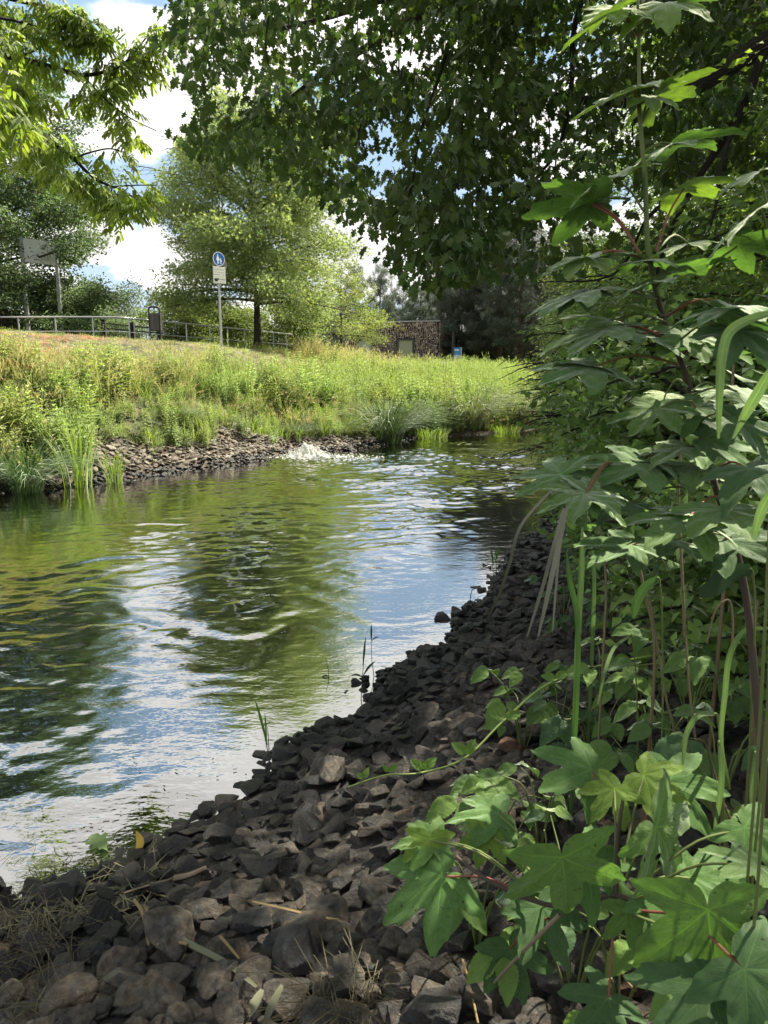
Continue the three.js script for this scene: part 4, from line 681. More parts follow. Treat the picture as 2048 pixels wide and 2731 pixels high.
function weed(seed, h, pairs, len, wid, bush = 1) {
  const gb = new GB(), r = rng(seed);
  for (let k = 0; k < bush; k++) {
    const a = r() * 6.28, q = bush > 1 ? 0.16 * r() : 0, o = V(Math.cos(a) * q, 0, Math.sin(a) * q), H = h * (0.7 + 0.4 * r()), tip = o.clone().add(V((r() - 0.5) * 0.25 * H, H, (r() - 0.5) * 0.25 * H));
    gb.tube([o, o.clone().lerp(tip, 0.5).add(V(0.02, 0, 0.02)), tip], 0.006, 0.002, 4);
    for (let i = 0; i < pairs; i++) { const f = 0.12 + 0.88 * i / pairs, p = o.clone().lerp(tip, f), t = i * 1.7 + r(), s = len * (f < 0.35 ? 0.8 : 1) * (1.15 - 0.75 * f * f) * (0.8 + 0.4 * r()); for (const w of [0, Math.PI]) tinyLeaf(gb, frame(p, V(Math.cos(t + w), 0.55 - 0.5 * (1 - f), Math.sin(t + w)), V(0, 1, 0.2), 1), s, wid * s / len, 0.2); }
  }
  return gb.geo();
}
const grassy = (r, g, b, tr = 0.4) => leafy(r, g, b, { vertexColors: true, transmission: tr });
{
  const r = rng(41), bins = { meadow: [], dry: [], weedA: [], weedB: [], low: [], straw: [] }, tone = { meadow: [], dry: [], weedA: [], weedB: [], low: [], straw: [] };
  const add = (k, p, s, c) => { bins[k].push(mtx(p, (r() - 0.5) * 0.25, r() * 6.28, (r() - 0.5) * 0.25, s)); tone[k].push(c); };
  for (let i = 0; i < 90000; i++) {
    const z = lerp(-46, -8, r()), x = lerp(-27, 20, r());
    if (Math.abs(x) > -z * 0.56 + 2.5) continue;
    const b = bank(x, z), [d, near] = b; if (near || d < 0.25) continue;
    const keep = d < 11 ? 1 : d < 16 ? 0.6 : 0.35; if (r() > keep * (z < -28 ? 0.75 : 1)) continue;
    const stony = 0.55 + 0.95 * smoothstep(z, -16.5, -12.8) * smoothstep(-z, 11.8, 12.6) + 0.55 * smoothstep(z, -19.5, -17) * smoothstep(-z, 15.5, 17.2);
    if (d < stony + 0.2 * N2(x * 1.7, z * 1.7) && r() < 0.985 && !(x < -5.6) && !(x > 0.3)) continue;
    const W = lerp(5.0, 9.5, smoothstep(x, -6, 8)), f = d / W, p = onGround(x, z), m = fbm2(x * 0.5, z * 0.5, 4), g = fbm2(x * 0.9 + 30, z * 0.9, 3), k = 1 + (r() - 0.5) * 0.4;
    const mown = x < -2.6 && z > -28 && f > (x < -8.5 ? 0.9 : 0.64) + 0.1 * m && p.y > 1.7, lowly = x < -1.5 && z > -30 ? lerp(1, 0.33, smoothstep(f, 0.42, 0.72)) : 1;                      // the short dry lip below the handrail
    const red = x < -7.0 + 0.6 * m && x > -9.5 && f > 0.34 && f < 1.0 + 0.3 * m && r() < 0.65 ? 0.45 : 0, rank = 1 + 0.45 * N2(x * 0.75 + 60, z * 0.75) + 0.2 * N2(x * 2.3, z * 2.3);
    if (mown) { if (r() < 0.65) add('dry', p, 0.5 + 0.5 * r(), rgb(k * (1 + red), k * (1 - 0.3 * red), k * (1 - 0.2 * red))); if (r() < 0.08) add('low', p, 0.4, rgb(k, k, k)); continue; }
    const tan = smoothstep(f * 1.1 - 0.10 * (x + 4) + 0.5 * m, 0.25, 0.95), lush = clamp(1.3 - 1.2 * f + 0.9 * g, 0, 1);
    if (x > 9 && p.y > 1.7 || d > W * 1.5) { if (r() < 0.5) add(r() < 0.75 ? 'dry' : 'low', p, 0.6 + 0.5 * r(), rgb(k, k, k)); continue; }
    const overStones = x > -5.6 && x < 0.3 && d < stony + 1.1 ? 0.5 : 1;
    if (r() < lush * 0.62 && !(x < -2.5 && f > 0.62)) add(g > 0.05 ? 'weedA' : 'weedB', p, (0.75 + 0.75 * r()) * rank * (f < 0.3 ? 1.1 : 1) * lerp(1, 0.6, smoothstep(f, 0.35, 0.65) * smoothstep(-x, 0, 4)) * overStones, rgb(k * (1 + 0.3 * m), k, k));
    else if (r() < 0.05 + 0.2 * tan + red) add('straw', p, (0.7 + 0.5 * r()) * lowly, rgb(k * (1 + red * 0.5), k * (1 - red * 0.35), k * (1 - red * 0.3)));
    else if (r() < 0.3) add('low', p, (0.8 + 0.5 * r()) * lowly, rgb(k, k, k));
    else add('meadow', p, (0.8 + 0.55 * r()) * lowly * rank * overStones, rgb(k * lerp(0.72, 1.12, tan), k * lerp(0.92, 1.02, tan), k * lerp(0.7, 1.3, tan)));
  }
  for (const k in bins) console.log(k, bins[k].length);
  const kinds = {
    meadow: [[1, 2, 3].map((s) => grassTuft(600 + s, 24, 0.85, 0.14, 0.5, 0.009, 0.45)), grassy(0.25, 0.285, 0.075, 0.5), 'meadow_grass', 'tall seeding meadow grass covering the far slope'],
    dry: [[1, 2].map((s) => grassTuft(610 + s, 26, 0.16, 0.16, 1.0, 0.008)), grassy(0.31, 0.285, 0.155, 0.4), 'dry_grass', 'short dry tan grass on the crest below the handrail and on the lawn'],
    straw: [[1, 2].map((s) => grassTuft(620 + s, 20, 0.8, 0.14, 0.8, 0.007, 0.6, [1, 1, 1], [1.3, 1.2, 1.1])), grassy(0.32, 0.29, 0.13, 0.4), 'straw_grass', 'yellowed straw-like grass stems mixed into the far slope'],
    low: [[1, 2].map((s) => grassTuft(630 + s, 34, 0.45, 0.18, 0.7, 0.011)), grassy(0.23, 0.32, 0.045, 0.5), 'green_grass', 'fresh green grass between the taller stems of the far slope'],
    weedA: [[1, 2, 3].map((s) => weed(640 + s, 0.72, 11, 0.12, 0.034, 4)), leafy(0.26, 0.35, 0.045, { transmission: 0.5 }), 'leafy_weeds', 'bright yellow-green leafy weeds above the far waterline'],
    weedB: [[1, 2, 3].map((s) => weed(650 + s, 0.55, 8, 0.1, 0.05, 5)), leafy(0.2, 0.29, 0.04, { transmission: 0.5 }), 'nettles', 'mid-green broad-leaved weeds scattered over the far slope'],
  };
  for (const k in kinds) { const [geos, mat, name, label] = kinds[k], by = geos.map(() => [[], []]); bins[k].forEach((m, i) => { by[i % geos.length][0].push(m); by[i % geos.length][1].push(tone[k][i]); });
    const g = thing(name, label, name.includes('weed') || name === 'nettles' ? 'weeds' : 'grass', V(0, 0, 0)); g.userData.kind = 'stuff'; by.forEach(([a, c], i) => a.length && copies('tufts', geos[i], mat, a, c, g)); }
}
// sedges, reeds and clumps one can tell apart
function clump(name, label, category, p, geo, material, s, ry = 0) { const m = top(name, geo, material, label, category); m.position.copy(p); m.scale.setScalar(s); m.rotation.y = ry; return m; }
{
  const sedge = [1, 2].map((k) => grassTuft(700 + k, 420, 1.05, 0.2, 1.1, 0.009)), dark = grassy(0.045, 0.078, 0.017), pale = grassy(0.13, 0.16, 0.055), bright = grassy(0.17, 0.26, 0.03, 0.5), reed = [1, 2].map((k) => grassTuft(710 + k, 46, 1.25, 0.22, 0.35, 0.024)), fresh = grassTuft(720, 240, 0.3, 0.45, 0.5, 0.012);
  const W = (px, py, dep) => { const p = at(px, py, dep); p.y = Math.max(-0.02, groundY(p.x, p.z)); return p; }, H = (x, z) => { const p = onGround(x, z); p.y = Math.max(p.y, -0.03); return p; };
  clump('sedge_tussock', 'big dark sedge tussock at the waterline right of the bubbling spring', 'tussock', H(0.1, -21.3), sedge[0], dark, 1.95);
  clump('sedge_tussock', 'second dark sedge tussock, right behind the biggest one', 'tussock', H(0.75, -23.3), sedge[1], dark, 1.5, 2);
  clump('sedge_tussock', 'arching pale sedge overhanging the pool, left of the two at the bend', 'tussock', H(3.0, -25.5), sedge[1], pale, 2.0, 1);
  clump('sedge_tussock', 'arching pale sedge overhanging the pool, right of the two at the bend', 'tussock', H(5.0, -27.7), sedge[0], pale, 2.1, 2.5);
  clump('sedge_tussock', 'dark green sedge at the left edge with its roots in the water', 'tussock', H(-5.8, -11.75), sedge[1], grassy(0.05, 0.1, 0.02), 1.15, 4);
  clump('sedge_tussock', 'small grey-green tussock on the stones behind the spring', 'tussock', H(-2.2, -19.3), sedge[0], grassy(0.1, 0.15, 0.06), 0.6, 1);
  clump('sedge_tussock', 'green tussock on top of the pale stones left of the spring', 'tussock', H(-4.6, -16.4), sedge[1], grassy(0.11, 0.17, 0.03), 0.62, 3);
  clump('sedge_tussock', 'small yellow-green tussock above the stones between spring and dark sedge', 'tussock', H(-1.0, -20.3), sedge[1], grassy(0.15, 0.2, 0.04), 0.6, 5);
  clump('reed_clump', 'broad-leaved bright reeds at the far waterline near the left edge', 'reeds', H(-5.2, -12.35), reed[0], bright, 1.2);
  clump('reed_clump', 'few thin reed leaves just right of the bright reeds at the left', 'reeds', H(-4.75, -12.8), reed[1], bright, 0.62, 2);
  clump('reed_clump', 'yellow-green reeds on the bank right of the dark sedge tussock', 'reeds', H(1.7, -24.6), reed[1], bright, 1.1, 1);
  clump('reed_clump', 'upright yellow-green reeds behind the stones right of the spring', 'reeds', H(-0.9, -21.4), reed[0], grassy(0.17, 0.2, 0.05), 0.7, 1);
  clump('water_grass', 'light green grass growing in the shallow water below the sedges', 'grass clump', H(1.35, -23.7), fresh, bright, 1.6);
  clump('water_grass', 'light green grass mat between the two pale sedges at the bend', 'grass clump', H(4.2, -26.2), fresh, bright, 1.4, 2);
  clump('water_grass', 'bright green grass at the far head of the pool', 'grass clump', H(6.8, -28.9), fresh, bright, 2.0, 2);
  clump('water_grass', 'bright green grass at the far head of the pool, right beside the cascade', 'grass clump', H(8.0, -29.3), fresh, bright, 1.8, 4);
  // single leafy weeds standing above the others
  const tall = [1, 2].map((k) => weed(730 + k, 1.0, 16, 0.15, 0.04, 3));
  [[-5.9, -13.6, 'leafy yellow-green weed near the left edge behind the reeds'], [-4.5, -15.6, 'tall leafy weed at the top left of the pale stones'], [-4.9, -15.2, 'tall leafy weed just left of the other one above the pale stones'], [-3.3, -17.6, 'leafy weed above the stones left of the spring'], [-6.6, -12.9, 'bright leafy weed at the left edge behind the dark sedge']].forEach(([x, z, label], i) => clump('leafy_weed', label, 'weed', H(x, z), tall[i % 2], i === 3 ? leafy(0.12, 0.19, 0.03) : leafy(0.18, 0.26, 0.03), 0.95, i));
  // little cascade at the head of the pool
  const r = rng(43), rocks = thing('cascade', 'dark stones with a small white trickle at the far end of the pool', 'cascade', V(9.1, 0.2, -29.4));
  for (let i = 0; i < 14; i++) { const o = local('stone', STONES[i], M.wetStones[i % 3], rocks); o.position.set((r() - 0.5) * 1.8, (r() - 0.3) * 0.6, (r() - 0.5) * 0.8); o.rotation.set(r() * 3, r() * 3, r()); o.scale.setScalar(0.18 + 0.16 * r()); }
  local('trickle', new GB().ribbon(spline([V(0, 0.42, -0.2), V(0, 0.3, 0.2), V(-0.05, -0.1, 0.36), V(-0.1, -0.2, 0.6)], 12), (f) => 0.16 + 0.2 * f, V(0, 0.7, 1).normalize(), 0.05).geo(), new THREE.MeshPhysicalMaterial({ color: rgb(0.7, 0.74, 0.76), roughness: 0.3, side: THREE.DoubleSide }), rocks);
}
// ---------- near plants ----------
const half = [[0, 1.04], [3, 0.93], [6, 0.87], [9, 0.84], [13, 0.77], [17, 0.69], [20, 0.58], [24, 0.46], [27, 0.42], [30, 0.47], [34, 0.6], [38, 0.71], [42, 0.8], [45, 0.87], [48, 0.93], [51, 1.0], [54, 0.88], [58, 0.81], [63, 0.75], [68, 0.65], [74, 0.52], [79, 0.42], [84, 0.39], [88, 0.44], [94, 0.54], [100, 0.62], [105, 0.69], [109, 0.72], [113, 0.62], [119, 0.55], [126, 0.48], [134, 0.41], [142, 0.35], [152, 0.28], [162, 0.22], [170, 0.14], [176, 0.05], [180, 0.02]];
const lobes = [0, 50, -50, 107, -107];
function lobeR(a, seed, s = 1) { const A = Math.abs(a); let i = 0; while (i < half.length - 2 && half[i + 1][0] < A) i++; const f = clamp((A - half[i][0]) / (half[i + 1][0] - half[i][0]), 0, 1), tooth = (((A * 0.21 + 0.3 * Math.sin(A)) % 1) - 0.5) * 0.07 * (A < 150 ? 1 : 0.2); return lerp(half[i][1], half[i + 1][1], f) * (1 + 0.05 * N2(a * 0.03, seed) + tooth) * (a < 0 ? s : 1 / s); }
function mapleGeo(seed, droop, curl) {
  const gb = new GB(), n = 168, m = 9, rows = [], s = 0.95 + 0.1 * rng(seed)();
  for (let k = 0; k <= m; k++) { const row = []; for (let i = 0; i <= n; i++) {
    const a = -180 + 360 * i / n, R = lobeR(a, seed, s) * Math.pow(k / m, 0.85), x = Math.sin(a * RAD) * R, y = Math.cos(a * RAD) * R;
    const off = Math.min(...lobes.map((l) => Math.abs(a - l))), vein = Math.min(1, off / 24);
    const z = 0.075 * R * Math.pow(vein, 0.8) - droop * R * R - 0.12 * x * x + curl * 0.10 * R * Math.sin(a * RAD * 2 + seed) + 0.035 * R * N2(x * 4 + seed, y * 4) + 0.01 * N2(x * 17, y * 17 + seed) * R;
    row.push(gb.v(x, y, z, x * 0.5 + 0.5, y * 0.5 + 0.4));
  } rows.push(row); }
  for (let k = 0; k < m; k++) for (let i = 0; i < n; i++) gb.quad(rows[k][i], rows[k + 1][i], rows[k + 1][i + 1], rows[k][i + 1]);
  return gb.geo();
}
function mapleArt(kind) {
  return canvasTex(512, 512, (c) => {
    const bump = kind === 'bump'; c.fillStyle = bump ? '#8a8a8a' : '#c9cfc2'; c.fillRect(0, 0, 512, 512);
    const P = (x, y) => [256 + x * 256, 512 - (205 + y * 256)], r = rng(7), W = (a) => { c.globalAlpha = a; };
    for (let i = 0; i < 2600; i++) { W(0.10); c.fillStyle = r() < 0.5 ? '#ffffff' : '#5d6a55'; c.beginPath(); c.arc(r() * 512, r() * 512, 2 + 5 * r(), 0, 7); c.fill(); }
    c.lineCap = 'round'; c.strokeStyle = bump ? '#3c3c3c' : '#f4ffdc';
    for (const l of lobes) {
      const L = [1, 0.95, 0.95, 0.66, 0.66][lobes.indexOf(l)] * 0.96, d = [Math.sin(l * RAD), Math.cos(l * RAD)];
      for (let q = 0; q < 10; q++) { const f = 0.12 + 0.085 * q, w = Math.max(0.3, 1.6 * (1 - f)); for (const sd of [-1, 1]) { const b = (l + sd * 42) * RAD, e = [Math.sin(b), Math.cos(b)], g = 0.30 * L * (1.0 - 0.75 * f), o = [d[0] * L * f, d[1] * L * f]; W(bump ? 0.8 : 0.5); c.lineWidth = w; c.beginPath(); c.moveTo(...P(...o)); c.quadraticCurveTo(...P(o[0] + e[0] * g * 0.6, o[1] + e[1] * g * 0.6), ...P(o[0] + e[0] * g + d[0] * g * 0.3, o[1] + e[1] * g + d[1] * g * 0.3)); c.stroke();
        for (let t = 1; t < 5; t++) { const u = [o[0] + e[0] * g * t / 5, o[1] + e[1] * g * t / 5]; W(bump ? 0.45 : 0.2); c.lineWidth = 0.9; c.beginPath(); c.moveTo(...P(...u)); c.lineTo(...P(u[0] + d[0] * 0.07, u[1] + d[1] * 0.07 + (r() - 0.5) * 0.03)); c.stroke(); } } }
      W(bump ? 1 : 0.85); for (let q = 0; q < 10; q++) { c.lineWidth = 5.2 * (1 - q / 11); c.beginPath(); c.moveTo(...P(d[0] * L * q / 10, d[1] * L * q / 10)); c.lineTo(...P(d[0] * L * (q + 1) / 10, d[1] * L * (q + 1) / 10)); c.stroke(); }
    }
    if (!bump) { W(0.8); for (let i = 0; i < 60; i++) { W(0.25); c.fillStyle = r() < 0.5 ? '#e8efb4' : '#7a8a52'; c.beginPath(); c.ellipse(r() * 512, r() * 512, 4 + 18 * r(), 3 + 10 * r(), r() * 3, 0, 7); c.fill(); } W(0.8); for (let i = 0; i < 14; i++) { c.fillStyle = i % 3 ? '#8a6a3c' : '#54402a'; c.beginPath(); c.arc(120 + 280 * r(), 90 + 260 * r(), 1.5 + 3 * r(), 0, 7); c.fill(); } }
    W(1);
  }, kind !== 'bump');
}
const mapleMap = mapleArt('color'), mapleBump = mapleArt('bump');
const mapleMat = (r, g, b, tr = 0.42) => leafy(r, g, b, { map: mapleMap, bumpMap: mapleBump, bumpScale: 0.0012, transmission: tr, clearcoat: 0.13, clearcoatRoughness: 0.45 });
const ML = { deep: mapleMat(0.105, 0.235, 0.045), mid: mapleMat(0.145, 0.29, 0.04, 0.52), young: mapleMat(0.22, 0.36, 0.03, 0.55), dark: mapleMat(0.065, 0.155, 0.04) };
const holes = canvasTex(256, 256, (c) => { c.fillStyle = '#fff'; c.fillRect(0, 0, 256, 256); c.fillStyle = '#000'; for (const [x, y, a, b, t] of [[150, 112, 7, 5, 0.4], [108, 92, 3, 2, 1], [176, 134, 3.5, 2, 2], [88, 128, 2, 3, 0], [131, 70, 2.5, 1.6, 0.6], [60, 150, 4, 2.5, 1.2]]) { c.beginPath(); c.ellipse(x, y, a, b, t, 0, 7); c.fill(); } }, false);
for (const k of ['mid', 'deep']) { ML[k + 'Eaten'] = ML[k].clone(); ML[k + 'Eaten'].alphaMap = holes; ML[k + 'Eaten'].alphaTest = 0.5; }
const MG = [0, 1, 2, 3, 4, 5].map((k) => mapleGeo(k * 3 + 1, [0.1, 0.18, 0.05, 0.26, 0.14, 0.08][k], k % 2 ? 0.6 : -0.6));
const redStalk = solid(0.16, 0.05, 0.03, 0.6), greenStalk = solid(0.09, 0.12, 0.03, 0.7), brownStalk = solid(0.05, 0.035, 0.025, 0.85);
// a leaf: where its blade joins the stalk, where its tip points, which way its face looks, how long it is
let leafNo = 0;
function mapleLeaf(root, p, tip, face, size, mat, from, stalk = greenStalk) {
  const o = local('leaf', MG[leafNo++ % 6], mat, root), m = frame(p, tip, face, size * (root.userData.grow ?? 0.8)); m.decompose(o.position, o.quaternion, o.scale); o.position.sub(root.position);
  if (from) { const mid = from.clone().lerp(p, 0.5).add(V(0, 0.12 * from.distanceTo(p), 0)); part('stalk', new GB().tube(spline([from, mid, p.clone().addScaledVector(face, -0.002)], 8), 0.0024, 0.0018, 6).geo(), stalk, root); }
  return o;
}
{ // the low sycamore at the lower right
  const root = thing('sycamore_sapling', 'low sycamore sapling with big lobed leaves over the stones at lower right', 'sapling', onGround(0.62, -0.95)), J = at(1330, 1935, 1.25), K = at(1215, 1960, 1.25), r = rng(301);
  const sb = new GB(), foot = root.position.clone();
  sb.tube(spline([foot, foot.clone().lerp(J, 0.5).add(V(0.03, 0.02, 0)), J], 14), 0.009, 0.005, 8); sb.tube(spline([J, at(1335, 1800, 1.28), at(1345, 1730, 1.3)], 10), 0.005, 0.003, 7); sb.tube(spline([J, K, at(1060, 1905, 1.25), at(985, 1850, 1.3)], 12), 0.005, 0.003, 7); sb.tube(spline([J, at(1440, 1960, 1.2), at(1600, 1985, 1.15)], 10), 0.005, 0.003, 7);
  part('stem', sb.geo(), brownStalk, root);
  const Z = (x, y, d) => at(810 + x * 0.512, 1296 + y * 0.512, d), C = V(0, 0, 0).copy(EYE);
  // [junction, tip] as seen, depth, how far the face turns to the eye, size, paint
  [[790, 1085, 830, 1390, 1.14, 1.18, 0.55, 0.165, 'mid', K], [1185, 960, 1350, 1240, 1.22, 1.26, 0.5, 0.17, 'midEaten', J], [1405, 1305, 1440, 1640, 1.02, 1.0, 0.55, 0.17, 'mid', J], [285, 1165, 30, 1330, 1.3, 1.27, 0.45, 0.165, 'deepEaten', K], [250, 1005, 118, 1020, 1.36, 1.36, 0.35, 0.10, 'mid', K],
    [230, 1010, 225, 1100, 1.35, 1.33, 0.4, 0.085, 'young', K], [915, 715, 655, 800, 1.45, 1.38, 0.55, 0.165, 'deep', J], [1010, 795, 920, 900, 1.36, 1.34, 0.5, 0.095, 'young', J], [1135, 740, 1295, 828, 1.4, 1.36, 0.45, 0.11, 'young', J], [1075, 1310, 1100, 1442, 1.22, 1.2, 0.5, 0.085, 'mid', J], [1230, 1270, 1180, 1370, 1.2, 1.17, 0.4, 0.10, 'deep', J],
    [1420, 1640, 1300, 1760, 0.98, 0.95, 0.5, 0.15, 'dark', J], [570, 1470, 620, 1640, 1.38, 1.35, 0.4, 0.12, 'dark', K], [900, 1090, 1050, 1240, 1.28, 1.25, 0.3, 0.14, 'deep', K], [1610, 1120, 1540, 1140, 1.1, 1.08, 0.4, 0.10, 'mid', J], [1230, 770, 1390, 780, 1.52, 1.5, 0.5, 0.16, 'deep', J], [520, 900, 345, 910, 1.42, 1.42, 0.12, 0.13, 'deep', K], [470, 985, 440, 1085, 1.38, 1.35, 0.35, 0.085, 'young', K],
    [985, 1680, 900, 1775, 1.2, 1.17, 0.5, 0.11, 'dark', J], [1330, 1170, 1480, 1190, 1.3, 1.28, 0.4, 0.14, 'deep', J], [700, 1300, 760, 1420, 1.3, 1.27, 0.3, 0.12, 'dark', K], [1560, 1560, 1700, 1700, 0.95, 0.92, 0.5, 0.15, 'dark', J], [1560, 960, 1650, 1050, 1.25, 1.22, 0.4, 0.12, 'deep', J]].forEach(([x, y, tx, ty, d, td, turn, s, paint, from], i) => {
    const p = Z(x, y, d), t = Z(tx, ty, td), eye = C.clone().sub(p).normalize();
    mapleLeaf(root, p, t.sub(p), V((r() - 0.5) * 0.25, 1, (r() - 0.5) * 0.25).normalize().lerp(eye, turn).normalize(), s, ML[paint], from.clone().lerp(p, 0.25), i % 3 === 0 ? redStalk : greenStalk);
  });
}
{ // the tall sycamore at the right
  const pts = [[1640, 1560, 1.45], [1612, 1291, 1.45], [1590, 1188, 1.45], [1543, 1043, 1.45], [1497, 867, 1.45], [1473, 787, 1.44], [1435, 690, 1.42], [1420, 640, 1.4], [1400, 538, 1.38], [1394, 393, 1.36], [1382, 249, 1.36], [1380, 83, 1.36], [1376, -40, 1.36]].map((q) => at(...q)), root = thing('sycamore_sapling', 'tall sycamore sapling whose dark stem leans up the right side of the view', 'sapling', onGround(pts[0].x + 0.1, pts[0].z)), r = rng(302);
  pts.unshift(root.position.clone()); root.userData.grow = 0.76;
  part('stem', new GB().tube(spline(pts.slice(0, 9), 40), 0.0085, 0.005, 8, 0.1).geo(), brownStalk, root);
  part('shoot', new GB().tube(spline(pts.slice(8), 30), 0.006, 0.0025, 8).geo(), greenStalk, root);
  const S6 = (x, y, d = 1.36) => [(1200 + x * 0.511) * 0.81, y * 0.511 * 0.81, d], S7 = (x, y, d = 1.4) => [(1300 + x * 0.451) * 0.81, (800 + y * 0.451) * 0.81, d];
  const list = [ // junction, tip, size, paint, stem point
    [S6(960, 470), S6(600, 550, 1.25), 0.17, 'mid', S6(990, 640)], [S6(1090, 500), S6(1370, 450, 1.45), 0.15, 'mid', S6(1000, 650)], [S6(1040, 505), S6(1120, 590, 1.25), 0.09, 'young', S6(1000, 650)], [S6(1180, 750), S6(1570, 745, 1.5), 0.16, 'deep', S6(1010, 790)], [S6(1150, 760), S6(950, 770, 1.25), 0.12, 'deep', S6(1010, 800)],
    [S6(850, 930), S6(560, 1040, 1.3), 0.16, 'mid', S6(1010, 1100)], [S6(740, 1060), S6(385, 1110, 1.4), 0.175, 'deep', S6(1000, 1340)], [S6(760, 1050), S6(900, 1030, 1.5), 0.1, 'deep', S6(1000, 1340)], [S6(1220, 980), S6(1480, 970, 1.45), 0.15, 'mid', S6(1075, 1310)], [S6(860, 60), S6(640, 130, 1.3), 0.15, 'mid', S6(985, 200)], [S6(1120, 20), S6(1190, 150, 1.2), 0.15, 'young', S6(985, 200)], [S6(1200, 20), S6(1330, 40, 1.4), 0.10, 'deep', S6(985, 180)], [S6(880, 50), S6(860, 190, 1.2), 0.12, 'mid', S6(985, 200)],
    [S6(700, 1350), S6(490, 1380, 1.3), 0.13, 'deep', S6(990, 1340)], [S6(690, 1350), S6(520, 1450, 1.25), 0.12, 'mid', S6(990, 1340)], [S6(800, 1340), S6(930, 1330, 1.5), 0.12, 'deep', S6(1000, 1340)], [S6(1010, 1360), S6(1180, 1330, 1.45), 0.14, 'deep', S6(1060, 1400)], [S6(1060, 1480), S6(900, 1500, 1.3), 0.13, 'deep', S6(1070, 1500)], [S6(1150, 1420), S6(1420, 1400, 1.45), 0.16, 'deep', S6(1075, 1500)], [S6(690, 1530), S6(400, 1640, 1.3), 0.16, 'mid', S6(1000, 1540)], [S6(700, 1530), S6(640, 1560, 1.35), 0.10, 'dark', S6(1000, 1540)], [S6(900, 1600), S6(1080, 1640, 1.45), 0.10, 'young', S6(1080, 1560)],
    [S6(1500, 1600, 1.2), S6(1350, 1600, 1.15), 0.15, 'deep', S6(1130, 1650)], [S6(1620, 1090, 1.2), S6(1420, 1220, 1.15), 0.15, 'young', S6(1659, 1300, 1.3)], [S6(1600, 900, 1.3), S6(1530, 940, 1.25), 0.12, 'young', S6(1659, 1100, 1.3)], [S6(1500, 1280, 1.3), S6(1659, 1290, 1.3), 0.13, 'deep', S6(1300, 1500)], [S6(1250, 1270, 1.5), S6(1120, 1290, 1.45), 0.12, 'young', S6(1070, 1320)],
    [S7(690, 170), S7(440, 330, 1.3), 0.17, 'mid', S7(1090, 250)], [S7(720, 120), S7(600, 70, 1.45), 0.13, 'mid', S7(1060, 130)], [S7(890, 200), S7(1090, 220, 1.4), 0.15, 'deep', S7(1080, 220)], [S7(1160, 200), S7(1250, 290, 1.35), 0.14, 'mid', S7(1110, 260)], [S7(610, 400), S7(330, 450, 1.35), 0.17, 'deep', S7(1130, 380)], [S7(620, 390), S7(750, 420, 1.5), 0.13, 'dark', S7(1130, 380)], [S7(1230, 280), S7(1370, 300, 1.4), 0.11, 'deep', S7(1140, 340)], [S7(1400, 60, 1.2), S7(1659, 140, 1.2), 0.17, 'deep', S7(1060, 100)], [S7(1480, 180, 1.2), S7(1659, 280, 1.15), 0.15, 'dark', S7(1120, 250)],
    [S7(1010, 640), S7(840, 780, 1.35), 0.14, 'mid', S7(1210, 600)], [S7(1230, 640), S7(1070, 680, 1.4), 0.12, 'deep', S7(1215, 610)], [S7(1260, 700), S7(1400, 680, 1.4), 0.12, 'dark', S7(1250, 720)], [S7(900, 960), S7(740, 1040, 1.35), 0.17, 'deep', S7(1280, 900)], [S7(980, 960), S7(1110, 970, 1.45), 0.13, 'deep', S7(1280, 900)], [S7(1160, 870), S7(1000, 930, 1.35), 0.14, 'mid', S7(1280, 880)], [S7(1300, 820), S7(1640, 860, 1.4), 0.18, 'deep', S7(1280, 880)], [S7(1120, 1020), S7(980, 1060, 1.35), 0.13, 'mid', S7(1310, 1000)], [S7(1200, 980), S7(1210, 1080, 1.3), 0.14, 'mid', S7(1310, 1000)],
    [S7(440, 1030, 1.35), S7(210, 1030, 1.4), 0.14, 'deep', S7(800, 1010, 1.5)], [S7(480, 1000, 1.45), S7(330, 970, 1.55), 0.11, 'dark', S7(800, 1010, 1.5)], [S7(575, 1150, 1.25), S7(480, 1290, 1.15), 0.13, 'mid', S7(800, 1010, 1.5)], [S7(590, 1140, 1.27), S7(790, 1180, 1.3), 0.125, 'midEaten', S7(800, 1010, 1.5)], [S7(560, 1140, 1.27), S7(370, 1190, 1.2), 0.11, 'mid', S7(800, 1010, 1.5)], [S7(600, 1060, 1.4), S7(700, 1030, 1.4), 0.11, 'deep', S7(820, 1000, 1.5)], [S7(830, 1200), S7(700, 1280, 1.35), 0.13, 'dark', S7(1300, 1130)],
    [S7(1180, 1290, 1.3), S7(900, 1390, 1.2), 0.17, 'mid', S7(1420, 1180)], [S7(1200, 1270, 1.3), S7(1330, 1220, 1.4), 0.12, 'mid', S7(1420, 1180)], [S7(1400, 1240, 1.25), S7(1570, 1380, 1.15), 0.16, 'mid', S7(1430, 1180)], [S7(1390, 1420), S7(1560, 1470, 1.35), 0.16, 'dark', S7(1440, 1400)], [S7(1100, 1420), S7(1000, 1470, 1.3), 0.13, 'deep', S7(1430, 1400)], [S7(850, 1450, 1.5), S7(620, 1540, 1.45), 0.15, 'deep', S7(1100, 1400, 1.5)], [S7(1550, 1000, 1.25), S7(1659, 1080, 1.2), 0.15, 'dark', S7(1330, 1030)], [S7(1450, 700, 1.3), S7(1600, 740, 1.3), 0.14, 'dark', S7(1250, 720)], [S7(1540, 560, 1.3), S7(1659, 600, 1.3), 0.13, 'deep', S7(1210, 560)], [S7(1380, 540, 1.5), S7(1300, 600, 1.45), 0.12, 'mid', S7(1200, 540)], [S7(1050, 560, 1.6), S7(1020, 610, 1.55), 0.10, 'young', S7(1190, 520)],
  ];
